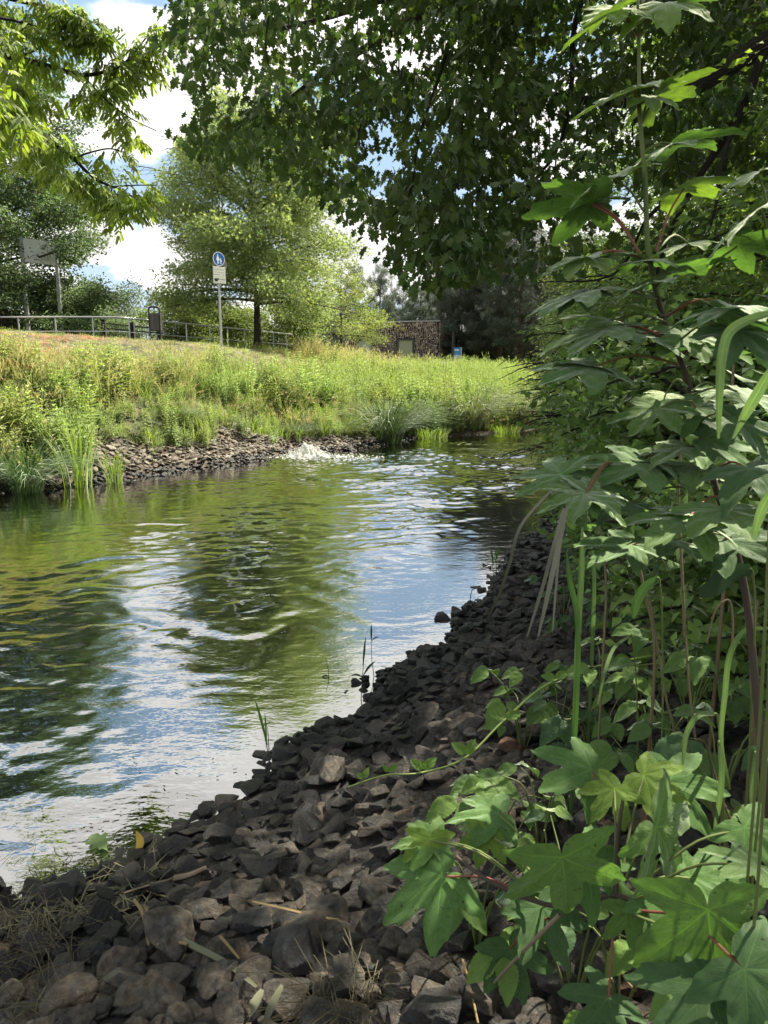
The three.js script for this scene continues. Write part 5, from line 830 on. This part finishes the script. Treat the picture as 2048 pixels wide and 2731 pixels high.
  list.forEach(([a, b, s, paint, f]) => { const p = at(...a), t = at(...b), n = V((r() - 0.5) * 0.35, 1, (r() - 0.5) * 0.35).normalize().addScaledVector(EYE.clone().sub(p).normalize(), a[1] > 780 ? 0.5 : a[1] < 620 ? -0.35 : 0.05); mapleLeaf(root, p, t.sub(p).add(V(0, 0, 0)), n.normalize(), s, a[1] < 620 && paint !== 'young' ? (paint === 'mid' ? ML.young : ML.mid) : ML[paint], at(...f), r() < 0.35 ? redStalk : greenStalk); });  // upper leaves take paler materials, painting in light that shines through
}
// ---------- brambles, undergrowth, reeds ----------
function ovateGeo(seed, w = 0.62, droop = 0.25) { // serrated, ribbed, folded along its midrib
  const gb = new GB(), nx = 8, ny = 22, rows = [], r = rng(seed);
  for (let j = 0; j <= ny; j++) { const f = j / ny, half = 0.5 * w * Math.pow(Math.sin(Math.PI * Math.pow(f, 0.72)), 0.85) * (1 + 0.09 * (((j * 1.0) % 2) - 0.5)) + 0.004, row = []; for (let i = 0; i <= nx; i++) { const s = i / nx * 2 - 1, x = s * half, y = f - 0.10 * Math.abs(s) * half * -1; row.push(gb.v(x, y, 0.22 * Math.abs(x) - droop * f * f + 0.018 * Math.sin((f * 9 - Math.abs(s) * 2.4) * 6.283) * (1 - Math.abs(s) * 0.5) * Math.sin(Math.PI * f) + 0.03 * N2(x * 4 + seed, f * 3), s * 0.5 + 0.5, f)); } rows.push(row); }
  for (let j = 0; j < ny; j++) for (let i = 0; i < nx; i++) gb.quad(rows[j][i], rows[j][i + 1], rows[j + 1][i + 1], rows[j + 1][i]);
  return gb.geo();
}
const pinnate = canvasTex(128, 256, (c) => { c.fillStyle = '#cbd2c2'; c.fillRect(0, 0, 128, 256); const r = rng(9); for (let i = 0; i < 500; i++) { c.globalAlpha = 0.12; c.fillStyle = r() < 0.5 ? '#fff' : '#56634c'; c.beginPath(); c.arc(r() * 128, r() * 256, 1 + 3 * r(), 0, 7); c.fill(); } c.strokeStyle = '#f1fadd'; c.globalAlpha = 0.8; c.lineWidth = 3; c.beginPath(); c.moveTo(64, 0); c.lineTo(64, 256); c.stroke(); c.globalAlpha = 0.55; c.lineWidth = 1.6; for (let y = 20; y < 250; y += 24) for (const s of [-1, 1]) { c.beginPath(); c.moveTo(64, 256 - y); c.quadraticCurveTo(64 + s * 34, 256 - y - 16, 64 + s * 64, 256 - y - 44); c.stroke(); } c.globalAlpha = 1; });
const brambleMat = (r, g, b) => leafy(r, g, b, { map: pinnate, clearcoat: 0.25, clearcoatRoughness: 0.45 });
const BM = [brambleMat(0.105, 0.215, 0.04), brambleMat(0.14, 0.26, 0.045), brambleMat(0.2, 0.34, 0.06), brambleMat(0.06, 0.15, 0.045)], BG = [1, 2, 3].map((k) => ovateGeo(k, 0.62, 0.15 + 0.1 * k));
function bramble(label, base, n, size, spread, seed, mat = 0) {
  const root = thing('bramble', label, 'bramble', base), r = rng(seed), sb = new GB();
  for (let k = 0; k < n; k++) {
    const a = k / n * 6.28 + r() * 0.8, q = spread * (0.35 + 0.65 * r()), h = 0.10 + 0.24 * r(), e = V(Math.cos(a) * q, h, Math.sin(a) * q); sb.tube(spline([V(0, 0, 0), e.clone().multiplyScalar(0.5).add(V(0, 0.10, 0)), e], 7), 0.003, 0.0015, 5);
    for (const w of [0, 1, -1]) { const o = local('leaf', BG[k % 3], BM[r() < 0.7 ? mat : (mat + 1) % 4], root), b = a + w * 1.15 + (r() - 0.5) * 0.3, s = size * (w ? 0.85 : 1.05) * (0.75 + 0.5 * r()), m = frame(e.clone().add(V(Math.cos(b), 0.1, Math.sin(b)).multiplyScalar(0.012)), V(Math.cos(b), -0.1 - 0.35 * r(), Math.sin(b)), V((r() - 0.5) * 0.6, 1, 0.35 + (r() - 0.5) * 0.5), s); m.decompose(o.position, o.quaternion, o.scale); }
  }
  local('stems', sb.geo(), greenStalk, root); return root;
}
{
  const spots = [[1210, 1500, 2.9, 'bramble with pale fresh leaves at the stones, in front of the reed blades', 2], [1130, 1560, 2.9, 'small bramble reaching onto the stones below the dead reed blades', 1], [1300, 1440, 3.1, 'bramble under the two upright green reed blades', 0], [1060, 1760, 2.2, 'bramble sprig standing on the stones left of the low sycamore', 1], [1290, 1560, 2.6, 'dark bramble in the middle of the right bank', 3], [1400, 1500, 2.6, 'bramble beside the dead brown stalks', 1], [1170, 1720, 2.1, 'small-leaved bramble behind the top leaf of the low sycamore', 0], [1500, 1440, 2.3, 'bramble below the lowest leaves of the tall sapling', 0], [1030, 1990, 1.75, 'trailing bramble on the stones under the low sycamore', 1], [1240, 2110, 1.5, 'bright bramble leaves at the bottom beside the large stones', 2], [1340, 2160, 1.45, 'bright bramble leaves at the bottom, right of the other bright ones', 2], [1420, 1640, 2.0, 'bramble above the two yellow young sycamore leaves', 1], [1560, 1620, 1.8, 'bramble at the right edge among drooping grass blades', 3], [1220, 1290, 4.4, 'dark bramble behind the grey reed blades', 3], [1330, 1300, 3.6, 'bramble in shade below the middle leaves of the tall sapling', 3]];
  spots.forEach(([x, y, d, label, m], i) => { const p = at(x, y, d), g = groundY(p.x, p.z); p.y = Math.max(g - 0.02, p.y - 0.2); bramble(label, p, 6 + (i % 3), i === 9 || i === 10 ? 0.075 : 0.088, 0.2, 400 + i, m); });
  // the long arching cane with its paired leaves
  const cane = spline([[1420, 1415, 2.75], [1290, 1440, 2.7], [1180, 1480, 2.62], [1085, 1560, 2.52], [1000, 1640, 2.42], [905, 1670, 2.36], [830, 1675, 2.32], [752, 1700, 2.28]].map((q) => at(...q)), 50), root = thing('bramble_cane', 'long arching green bramble cane with paired leaflets over the stones', 'bramble cane', cane[0].clone()), r = rng(450);
  part('cane', new GB().tube(cane, 0.0055, 0.002, 7).geo(), solid(0.16, 0.23, 0.05, 0.6), root);
  for (const f of [0.1, 0.25, 0.42, 0.56, 0.7, 0.84, 0.93]) for (const s of [-1, 1]) { const p = cane[Math.round(f * 50)], o = local('leaf', BG[s + 1], BM[2], root), m = frame(p.clone().add(V(0, 0.012, 0)), V(s * 0.8 + (r() - 0.5), f > 0.5 ? 0.7 : 0.2, 0.4 * (r() - 0.5)), V(0.3 * r(), 0.5, 1), (f > 0.8 ? 0.03 : 0.055) * (0.8 + 0.4 * r())); m.decompose(o.position, o.quaternion, o.scale); o.position.sub(root.position); }
}
{ // what grows too thick to count on the near bank
  const trif = [1, 2, 3].map((k) => { const gb = new GB(), r = rng(460 + k); for (let i = 0; i < 26; i++) { const a = r() * 6.28, q = 0.26 * Math.sqrt(r()), h = 0.05 + 0.3 * r(), e = V(Math.cos(a) * q, h, Math.sin(a) * q); gb.ribbon([V(e.x * 0.5, 0, e.z * 0.5), V(e.x * 0.8, h * 0.6, e.z * 0.8), e], () => 0.004, V(0, 0.3, 1), 0); for (const w of [0, 1.2, -1.2]) { const b = a + w + (r() - 0.5) * 0.4; cutLeaf(gb, frame(e, V(Math.cos(b), -0.25, Math.sin(b)), V((r() - 0.5) * 0.8, 1, (r() - 0.5) * 0.8), 1), OVATE.map(([t, q2]) => [t, q2 * (t % 40 < 15 ? 1.05 : 0.95)]), 0.07 * (0.6 + 0.6 * r()), 0.25); } } return gb.geo(); });
  const nettle = [1, 2, 3].map((k) => weed(470 + k, 0.6, 9, 0.1, 0.05, 4)), blades = [1, 2].map((k) => grassTuft(480 + k, 26, 0.62, 0.12, 0.8, 0.009)), r = rng(47), bins = [[], [], []], tone = [[], [], []];
  for (let i = 0; i < 30000; i++) {
    const z = lerp(-17, -0.7, Math.pow(r(), 0.8)), x = lerp(0.2, 9, r()), b = bank(x, z), [d, near] = b; if (!near || x > -z * 0.58 + 1.2) continue;
    const edge = stoneEdge(z) - 0.12 + 0.22 * N2(x * 1.4, z * 1.4); if (d < edge) continue;
    const far = smoothstep(-z, 2, 9); if (r() > lerp(1.0, 0.45, far)) continue;
    const p = onGround(x, z), q = seen(p); if (q[2] < 1.5) continue;
    const k = r() < 0.5 ? 0 : r() < 0.62 ? 1 : 2, grow = smoothstep(d, edge, edge + 1.2), s = (0.5 + 0.6 * r()) * lerp(0.6, 1.45, grow) * (k === 2 ? 0.9 : 1); bins[k].push(mtx(p, (r() - 0.5) * 0.4, r() * 6.28, (r() - 0.5) * 0.4, s)); const v = 0.8 + 0.5 * r(); tone[k].push(rgb(v, v, v));
  }
  [[trif, leafy(0.115, 0.215, 0.038, { clearcoat: 0.15, clearcoatRoughness: 0.5 }), 'undergrowth', 'thick low leafy undergrowth covering the shaded near bank', 'undergrowth'], [nettle, leafy(0.115, 0.21, 0.035), 'nettle_patch', 'nettles and other upright weeds on the shaded near bank', 'weeds'], [blades, grassy(0.11, 0.21, 0.04), 'shade_grass', 'thin arching grass among the undergrowth of the near bank', 'grass']].forEach(([gs, mat, name, label, cat], k) => { const g = thing(name, label, cat, V(0, 0, 0)); g.userData.kind = 'stuff'; gs.forEach((geo, i) => { const pick = bins[k].map((m, j) => j).filter((j) => j % gs.length === i); copies('plants', geo, mat, pick.map((j) => bins[k][j]), pick.map((j) => tone[k][j]), g); }); });
  console.log('undergrowth', bins.map((b) => b.length));
}
{ // reed stalks and blades standing singly
  const S7 = (x, y, d) => at((1300 + x * 0.451) * 0.81, (800 + y * 0.451) * 0.81, d), S8 = (x, y, d) => at(810 + x * 0.512, 1296 + y * 0.512, d), dead = solid(0.2, 0.16, 0.085, 0.8, { map: T.blade }), grey = solid(0.15, 0.15, 0.11, 0.85, { side: THREE.DoubleSide }), greenBlade = leafy(0.085, 0.2, 0.035, { map: T.blade, clearcoat: 0.3, clearcoatRoughness: 0.4 }), lightBlade = leafy(0.15, 0.27, 0.07, { map: T.blade, clearcoat: 0.3, clearcoatRoughness: 0.4 });
  const stalk = (label, pts, rad0 = 0.004) => { const rad = rad0 * 0.72; const L = spline(pts, 30), root = thing('dry_reed_stalk', label, 'reed stalk', pts[pts.length - 1].clone()); part('stalk', new GB().tube(L, rad * 0.75, rad, 7).geo(), dead, root); for (let k = 5; k < 30; k += 6) part('node', new GB().tube([L[k], L[k].clone().lerp(L[k + 1], 0.12)], rad * 1.35, rad * 1.35, 7).geo(), dead, root); };
  const down = (p) => { const q = p.clone(); q.y = groundY(q.x, q.z) - 0.03; return q; };
  const g = (x, y, d) => down(S7(x, y, d));
  stalk('straight dry reed stalk rising just left of the sapling stem', [S7(1165, 600, 1.7), S7(1130, 1100, 1.7), S7(1150, 1600, 1.7), S7(1168, 1990, 1.7)], 0.005);
  stalk('dry reed stalk hanging below the middle sycamore leaf', [S7(650, 1240, 2.0), S7(700, 1650, 2.0), S7(690, 1990, 2.0), g(690, 1990, 2.0)], 0.005);
  stalk('dry reed stalk leaning right below the sapling, left of the dark stem', [S7(870, 1420, 1.9), S7(930, 1730, 1.9), S7(985, 2000, 1.9), g(985, 2000, 1.9)], 0.006);
  stalk('pale dry reed stalk behind the tall sapling at the right edge', [S7(1455, 380, 2.1), S7(1440, 700, 2.1), S7(1440, 1120, 2.1), g(1440, 1120, 2.1)], 0.008);
  stalk('long dry reed stalk right of the drooping blades', [S8(1160, 0, 2.0), S8(1230, 420, 2.0), S8(1270, 600, 2.0), down(S8(1270, 600, 2.0))], 0.006);
  stalk('thin dry reed stalk leaning beside the low sycamore', [S8(1300, 0, 1.8), S8(1340, 500, 1.8), S8(1410, 850, 1.8), S8(1530, 1130, 1.8)], 0.0045);
  stalk('second thin dry reed stalk at the right edge', [S8(1400, 620, 1.7), S8(1470, 850, 1.7), S8(1560, 1060, 1.7), S8(1600, 1140, 1.7)], 0.004);
  stalk('upright pale dry reed stalk nearest the right edge', [S8(1612, 0, 1.9), S8(1590, 300, 1.9), S8(1600, 560, 1.9), down(S8(1600, 560, 1.9))], 0.009);
  stalk('hooked dry reed stalk bending over at the right', [S8(1400, 180, 1.8), S8(1440, 40, 1.8), S8(1490, 0, 1.8), S8(1510, 80, 1.8), S8(1500, 260, 1.8)], 0.0045);
  const blade = (label, pts, w, mat, name = 'reed_plant', face = V(0, 0.25, 1)) => { const L = spline(pts, 26), m = new GB().ribbon(L, (f) => (mat === grey ? 0.65 : 0.74) * w * Math.pow(Math.sin(Math.PI * (0.06 + 0.92 * f)), 0.55) + 0.0008, face.normalize(), 0.22); const root = thing(name, label, 'reed', pts[0].clone()); part('blade', m.geo(), mat, root); const foot = groundY(pts[0].x, pts[0].z); if (name === 'reed_plant' && pts[0].y > foot + 0.12) { const o = V(pts[0].x + 0.06, foot - 0.03, pts[0].z - 0.05); part('stem', new GB().tube(spline([o, o.clone().lerp(pts[0], 0.6).add(V(0.02, 0, -0.01)), pts[0], pts[0].clone().lerp(pts[1], 0.15)], 14), 0.0024, 0.0018, 7).geo(), greenStalk, root); } return root; };
  blade('grey withered blade hanging left from under the sycamore leaf, leftmost of the withered ones', [S7(380, 1120, 1.05), S7(200, 1330, 1.05), S7(130, 1560, 1.1), S7(60, 1760, 1.2), S7(0, 1880, 1.3)], 0.006, grey, 'withered_reed');
  blade('grey withered blade hanging to the stones, second from the left of its bunch', [S7(450, 1230, 1.1), S7(400, 1420, 1.1), S7(330, 1680, 1.12), S7(235, 1990, 1.15)], 0.008, grey, 'withered_reed');
  blade('broad grey withered blade in the middle of its bunch', [S7(470, 1220, 1.1), S7(430, 1400, 1.1), S7(370, 1680, 1.1), S7(300, 1990, 1.12)], 0.011, grey, 'withered_reed');
  blade('thin grey withered blade at the right of its bunch', [S7(465, 1230, 1.15), S7(430, 1450, 1.15), S7(405, 1700, 1.15), S7(385, 1960, 1.15)], 0.005, grey, 'withered_reed');
  blade('upright dark green reed blade, left of the pair behind the brambles', [g(550, 1960, 2.1), S7(530, 1860, 2.1), S7(490, 1680, 2.1), S7(468, 1490, 2.1)], 0.022, greenBlade);
  blade('upright bright green reed blade, right of the pair behind the brambles', [g(545, 1960, 2.15), S7(540, 1860, 2.15), S7(555, 1620, 2.15), S7(560, 1340, 2.15)], 0.024, lightBlade);
  blade('short green reed blade just right of the upright pair', [g(640, 1800, 2.6), S7(630, 1640, 2.6), S7(622, 1480, 2.6)], 0.02, lightBlade);
  blade('long pale blade hanging in front of the tall sapling at the right', [S7(1760, 60, 1.0), S7(1560, 110, 1.0), S7(1430, 190, 1.0), S7(1387, 320, 1.0), S7(1370, 560, 1.0), S7(1365, 820, 1.02)], 0.018, lightBlade);
  blade('pale pointed blade slanting down at the right edge', [S7(1680, 400, 0.9), S7(1600, 540, 0.92), S7(1520, 680, 0.95), S7(1450, 820, 1.0)], 0.02, lightBlade);
  blade('pale blade at the right edge below the other slanting one', [S7(1680, 1120, 0.85), S7(1620, 1240, 0.87), S7(1570, 1400, 0.9)], 0.018, lightBlade);
  blade('arching light blade curving over at the right, tallest of the arching ones', [S8(1659, 120, 1.5), S8(1560, 130, 1.5), S8(1500, 220, 1.5), S8(1475, 400, 1.52), S8(1460, 600, 1.56), S8(1500, 800, 1.6)], 0.016, lightBlade);
  blade('arching light blade in front of the dry stalks', [S8(1440, 480, 1.55), S8(1360, 490, 1.5), S8(1315, 560, 1.5), S8(1298, 700, 1.5)], 0.016, lightBlade);
  blade('hanging bright blade between the dry stalks at the right', [S8(1450, 595, 1.3), S8(1462, 720, 1.3), S8(1450, 860, 1.32), S8(1430, 970, 1.35)], 0.014, lightBlade);
  blade('hanging bright blade close to the right edge', [S8(1605, 640, 1.3), S8(1590, 780, 1.3), S8(1592, 950, 1.3)], 0.012, lightBlade);
  blade('thin arching blade in the undergrowth right of the brambles', [S8(1080, 150, 1.9), S8(1010, 200, 1.85), S8(970, 300, 1.8), S8(940, 440, 1.8)], 0.012, lightBlade);
  blade('dark broad drooping blade below the tall sapling', [S7(1560, 1590, 1.4), S7(1420, 1620, 1.4), S7(1330, 1700, 1.4), S7(1250, 1740, 1.4)], 0.05, leafy(0.025, 0.06, 0.02));
  blade('drooping bluish blade at the left of the dry leaning stalk', [S7(1010, 1640, 1.7), S7(930, 1700, 1.7), S7(880, 1790, 1.7), S7(862, 1880, 1.7)], 0.03, greenBlade);
}
{ // young reeds standing in the shallows
  const dark = leafy(0.045, 0.07, 0.025), green = leafy(0.09, 0.2, 0.02), sh = (label, stems, leaves, w = 0.0028) => { const all = [...stems, ...leaves].flat(), root = thing('reed_shoot', label, 'reed shoot', stems[0][0].clone()), gb = new GB(); stems.forEach((s) => gb.tube(spline(s, 10), w, w * 0.5, 6)); part('stem', gb.geo(), dark, root); leaves.forEach(([a, b, wd, mat]) => part('leaf', new GB().ribbon(spline([a, a.clone().lerp(b, 0.5).add(V(0, 0.01, 0)), b], 10), (f) => wd * Math.sin(Math.PI * (0.08 + 0.9 * f)) + 0.0006, V(0.2, 0.4, 1).normalize(), 0.2).geo(), mat, root)); };
  const D = (x, y) => { const g = at(x, y, 1), k = -EYE.y / (g.y - EYE.y); return k; };
  const w = (bx, by) => { const k = D(bx, by); return (x, y) => at(x, y, k); };
  let q = w(583, 1640); sh('green reed shoot in the water left of the ochre stone', [[q(583, 1650), q(580, 1632), q(565, 1560), q(553, 1520)], [q(582, 1640), q(580, 1600), q(578, 1570)]], [[q(578, 1610), q(550, 1508), 0.012, green], [q(566, 1570), q(594, 1562), 0.006, green], [q(576, 1600), q(572, 1540), 0.008, green]]);
  q = w(708, 1462); sh('short dark bent reed shoot in open water', [[q(708, 1470), q(710, 1455), q(703, 1420)]], [[q(712, 1460), q(690, 1466), 0.008, dark]]);
  q = w(782, 1510); sh('dark reed shoot by the stones, left of the tall pair', [[q(780, 1512), q(784, 1450), q(788, 1400)]], [[q(784, 1440), q(790, 1375), 0.011, dark], [q(783, 1462), q(757, 1460), 0.011, dark], [q(785, 1458), q(811, 1428), 0.013, dark]]);
  q = w(806, 1460); sh('tallest thin dark reed shoot beside the stones', [[q(808, 1462), q(803, 1420), q(802, 1350)]], [[q(802, 1385), q(802, 1348), 0.011, dark], [q(803, 1385), q(819, 1376), 0.007, dark]]);
  q = w(1070, 1245); sh('reed shoots at the waterline where the stones meet the willow', [[q(1072, 1250), q(1071, 1200), q(1068, 1180)], [q(1066, 1250), q(1064, 1215), q(1063, 1190)]], [[q(1070, 1215), q(1077, 1185), 0.02, green], [q(1066, 1220), q(1060, 1188), 0.02, green]], 0.004);
  q = w(1036, 1300); sh('dark broken reed stems folded over the water by the far end of the stones', [[q(1015, 1300), q(1022, 1272), q(1052, 1278), q(1060, 1262)], [q(1018, 1305), q(1035, 1290)]], [], 0.004);
  // dry litter lying on the stones
  const straw = solid(0.17, 0.12, 0.05, 0.8, { side: THREE.DoubleSide }), pale = solid(0.10, 0.105, 0.062, 0.8, { side: THREE.DoubleSide }), twig = solid(0.09, 0.07, 0.05, 0.9), Z = (x, y, up = 0.06) => { const sx = x * 0.603 * 0.81, sy = (1900 + y * 0.603) * 0.81; let d = 1.2; for (let k = 0; k < 60; k++) { const p = at(sx, sy, d); if (p.y < groundY(p.x, p.z) + up) break; d += 0.04; } return at(sx, sy, d); };
  const lay = (name, label, pts, w, mat, tube = false) => { const L = spline(pts, 16), gb = new GB(); if (tube) gb.tube(L, w, w * 0.7, 6); else gb.ribbon(L, (f) => w * Math.pow(Math.sin(Math.PI * (0.1 + 0.86 * f)), 0.5) + 0.001, V(0.1, 1, 0.3).normalize(), 0.25); top(name, gb.geo(), mat, label, tube ? 'stalk' : 'dead leaf'); };
  lay('dead_reed_leaf', 'long dead reed leaf lying across the stones at the lower left', [Z(715, 955), Z(850, 1030), Z(1000, 1110), Z(1135, 1215)], 0.016, pale);
  lay('dead_reed_leaf', 'pale dead reed leaf standing up at the bottom edge', [Z(1085, 1379), Z(1120, 1300, 0.1), Z(1160, 1225, 0.12)], 0.02, pale);
  lay('dead_reed_leaf', 'greenish dead reed leaf at the bottom edge beside the pale one', [Z(1170, 1379), Z(1205, 1290, 0.1), Z(1248, 1205, 0.12)], 0.016, pale);
  lay('dry_stalk', 'thick yellow straw stalk standing at the waterline', [Z(595, 830), Z(635, 900, 0.08), Z(660, 1030, 0.05)], 0.006, straw, true);
  lay('dry_stalk', 'bent yellow straw stalk beside the thick one', [Z(640, 860), Z(690, 960), Z(700, 1030)], 0.004, straw, true);
  lay('dry_stalk', 'yellow straw lying over the stone below the waterline', [Z(670, 985), Z(750, 1010), Z(830, 1025)], 0.006, straw, true);
  lay('dry_stalk', 'short brown straw stub on the dark stones', [Z(975, 990), Z(1010, 1030), Z(1060, 1090)], 0.005, straw, true);
  lay('dry_stalk', 'straw lying over the stones in the middle of the bank', [Z(1115, 835), Z(1250, 865), Z(1420, 905), Z(1500, 915)], 0.006, straw);
  lay('twig', 'dark half-burnt stick at the edge of the water', [Z(770, 735), Z(840, 720), Z(910, 688)], 0.011, twig, true);
  lay('twig', 'thin twig among the drift at the waterline', [Z(545, 800), Z(640, 770), Z(760, 735)], 0.004, twig, true);
  const Y = (x, y, up = 0.06) => { const sx = 810 + x * 0.512, sy = 1296 + y * 0.512; let d = 1.2; for (let k = 0; k < 90; k++) { const p = at(sx, sy, d); if (p.y < groundY(p.x, p.z) + up) break; d += 0.03; } return at(sx, sy, d); };
  lay('dry_stalk', 'thin straw leaning on the big stones at the bottom', [Y(370, 1520), Y(400, 1620), Y(435, 1785)], 0.003, straw, true);
  lay('dry_stalk', 'broken straw between the large stones under the sycamore', [Y(1065, 1485), Y(1050, 1590), Y(1100, 1650)], 0.003, straw, true);
  top('dry_stalk', new GB().tube(spline([at(1210, 1975, 1.2), at(1140, 2045, 1.25), at(1068, 2122, 1.35)], 12), 0.004, 0.003, 6).geo(), solid(0.16, 0.13, 0.085, 0.8), 'pale dry stalk slanting down from the low sycamore to the stones', 'stalk');
  // drift: straw, leaf bits and grass washed together
  const r = rng(61), gb = new GB(), gs = new GB();
  for (let i = 0; i < 230; i++) { const x = 60 + 640 * r(), y = 640 + 260 * r() + 60 * (1 - x / 700); const p = Z(x, y, 0.03); p.y = Math.max(p.y, 0.006); const a = r() * 6.28, l = 0.03 + 0.1 * r(); gb.ribbon([p, p.clone().add(V(Math.cos(a) * l / 2, 0.012 * r(), Math.sin(a) * l / 2)), p.clone().add(V(Math.cos(a) * l, 0.006, Math.sin(a) * l))], () => 0.0015 + 0.004 * r() * r(), V(0, 1, 0.2), 0); }
  for (let i = 0; i < 380; i++) { const left = r() < 0.72, x = left ? 330 * r() : 1350 + 320 * r(), y = left ? 860 + 510 * r() : 1200 + 180 * r(); if (left && r() < 0.5 && y > 1000) continue; const p = Z(x, y, 0.05), a = r() * 6.28, l = 0.06 + 0.13 * r(); gs.ribbon([p.clone().add(V(0, -0.03, 0)), p.clone().add(V(Math.cos(a) * l * 0.3, 0.04 * r(), Math.sin(a) * l * 0.3)), p.clone().add(V(Math.cos(a) * l, 0.03 * r(), Math.sin(a) * l))], () => 0.0016, V(0.2, 0.6, 1).normalize(), 0); }
  top('drift', gb.geo(), solid(0.09, 0.085, 0.04, 0.7, { side: THREE.DoubleSide }), 'straw and leaf scraps washed together in the shallows at lower left', 'drift', 'stuff');
  top('dead_grass', gs.geo(), solid(0.07, 0.06, 0.03, 0.8, { side: THREE.DoubleSide }), 'dead matted grass between the large stones at the lower left and bottom', 'grass', 'stuff');
  { const fl = new GB(); for (let i = 0; i < 60; i++) { const p = at(60 + 520 * r(), 1560 + 330 * Math.sqrt(r()), 1), k = -EYE.y / (p.y - EYE.y), q = EYE.clone().addScaledVector(p.sub(EYE), k); if (bank(q.x, q.z)[0] > -0.03) continue; const a = r() * 6.28, l = 0.006 + 0.02 * r() * r(); q.y = 0.008; fl.ribbon([q, q.clone().add(V(Math.cos(a) * l, 0.002, Math.sin(a) * l))], () => 0.004 + 0.006 * r(), UPY, 0); } top('floating_scraps', fl.geo(), solid(0.09, 0.085, 0.05, 0.8, { side: THREE.DoubleSide }), 'tiny scraps of leaf and bark floating on the calm water at left', 'drift', 'stuff'); }
  { const o = new GB(); cutLeaf(o, new THREE.Matrix4(), OAK, 0.13, 0.1); const m = top('fallen_leaf', o.geo(), leafy(0.12, 0.2, 0.06), 'green lobed oak leaf floating among the drift', 'fallen leaf'); m.position.copy(Z(480, 655, 0.02)); m.position.y = 0.014; m.rotation.set(-1.5, 0, 0.8); }
  { const m = top('fallen_leaf', new GB().ribbon(spline([V(0, 0, 0), V(0.02, 0.05, 0), V(0.01, 0.1, 0.01)], 8), (f) => 0.03 * Math.sin(Math.PI * (0.05 + 0.9 * f)), V(0, 0.2, 1), 0.2).geo(), leafy(0.4, 0.3, 0.06), 'small yellow leaf standing up in the drift at the waterline', 'fallen leaf'); m.position.copy(Z(602, 620, 0.02)); m.position.y = 0.0; }
}
renderer.render(scene, camera);
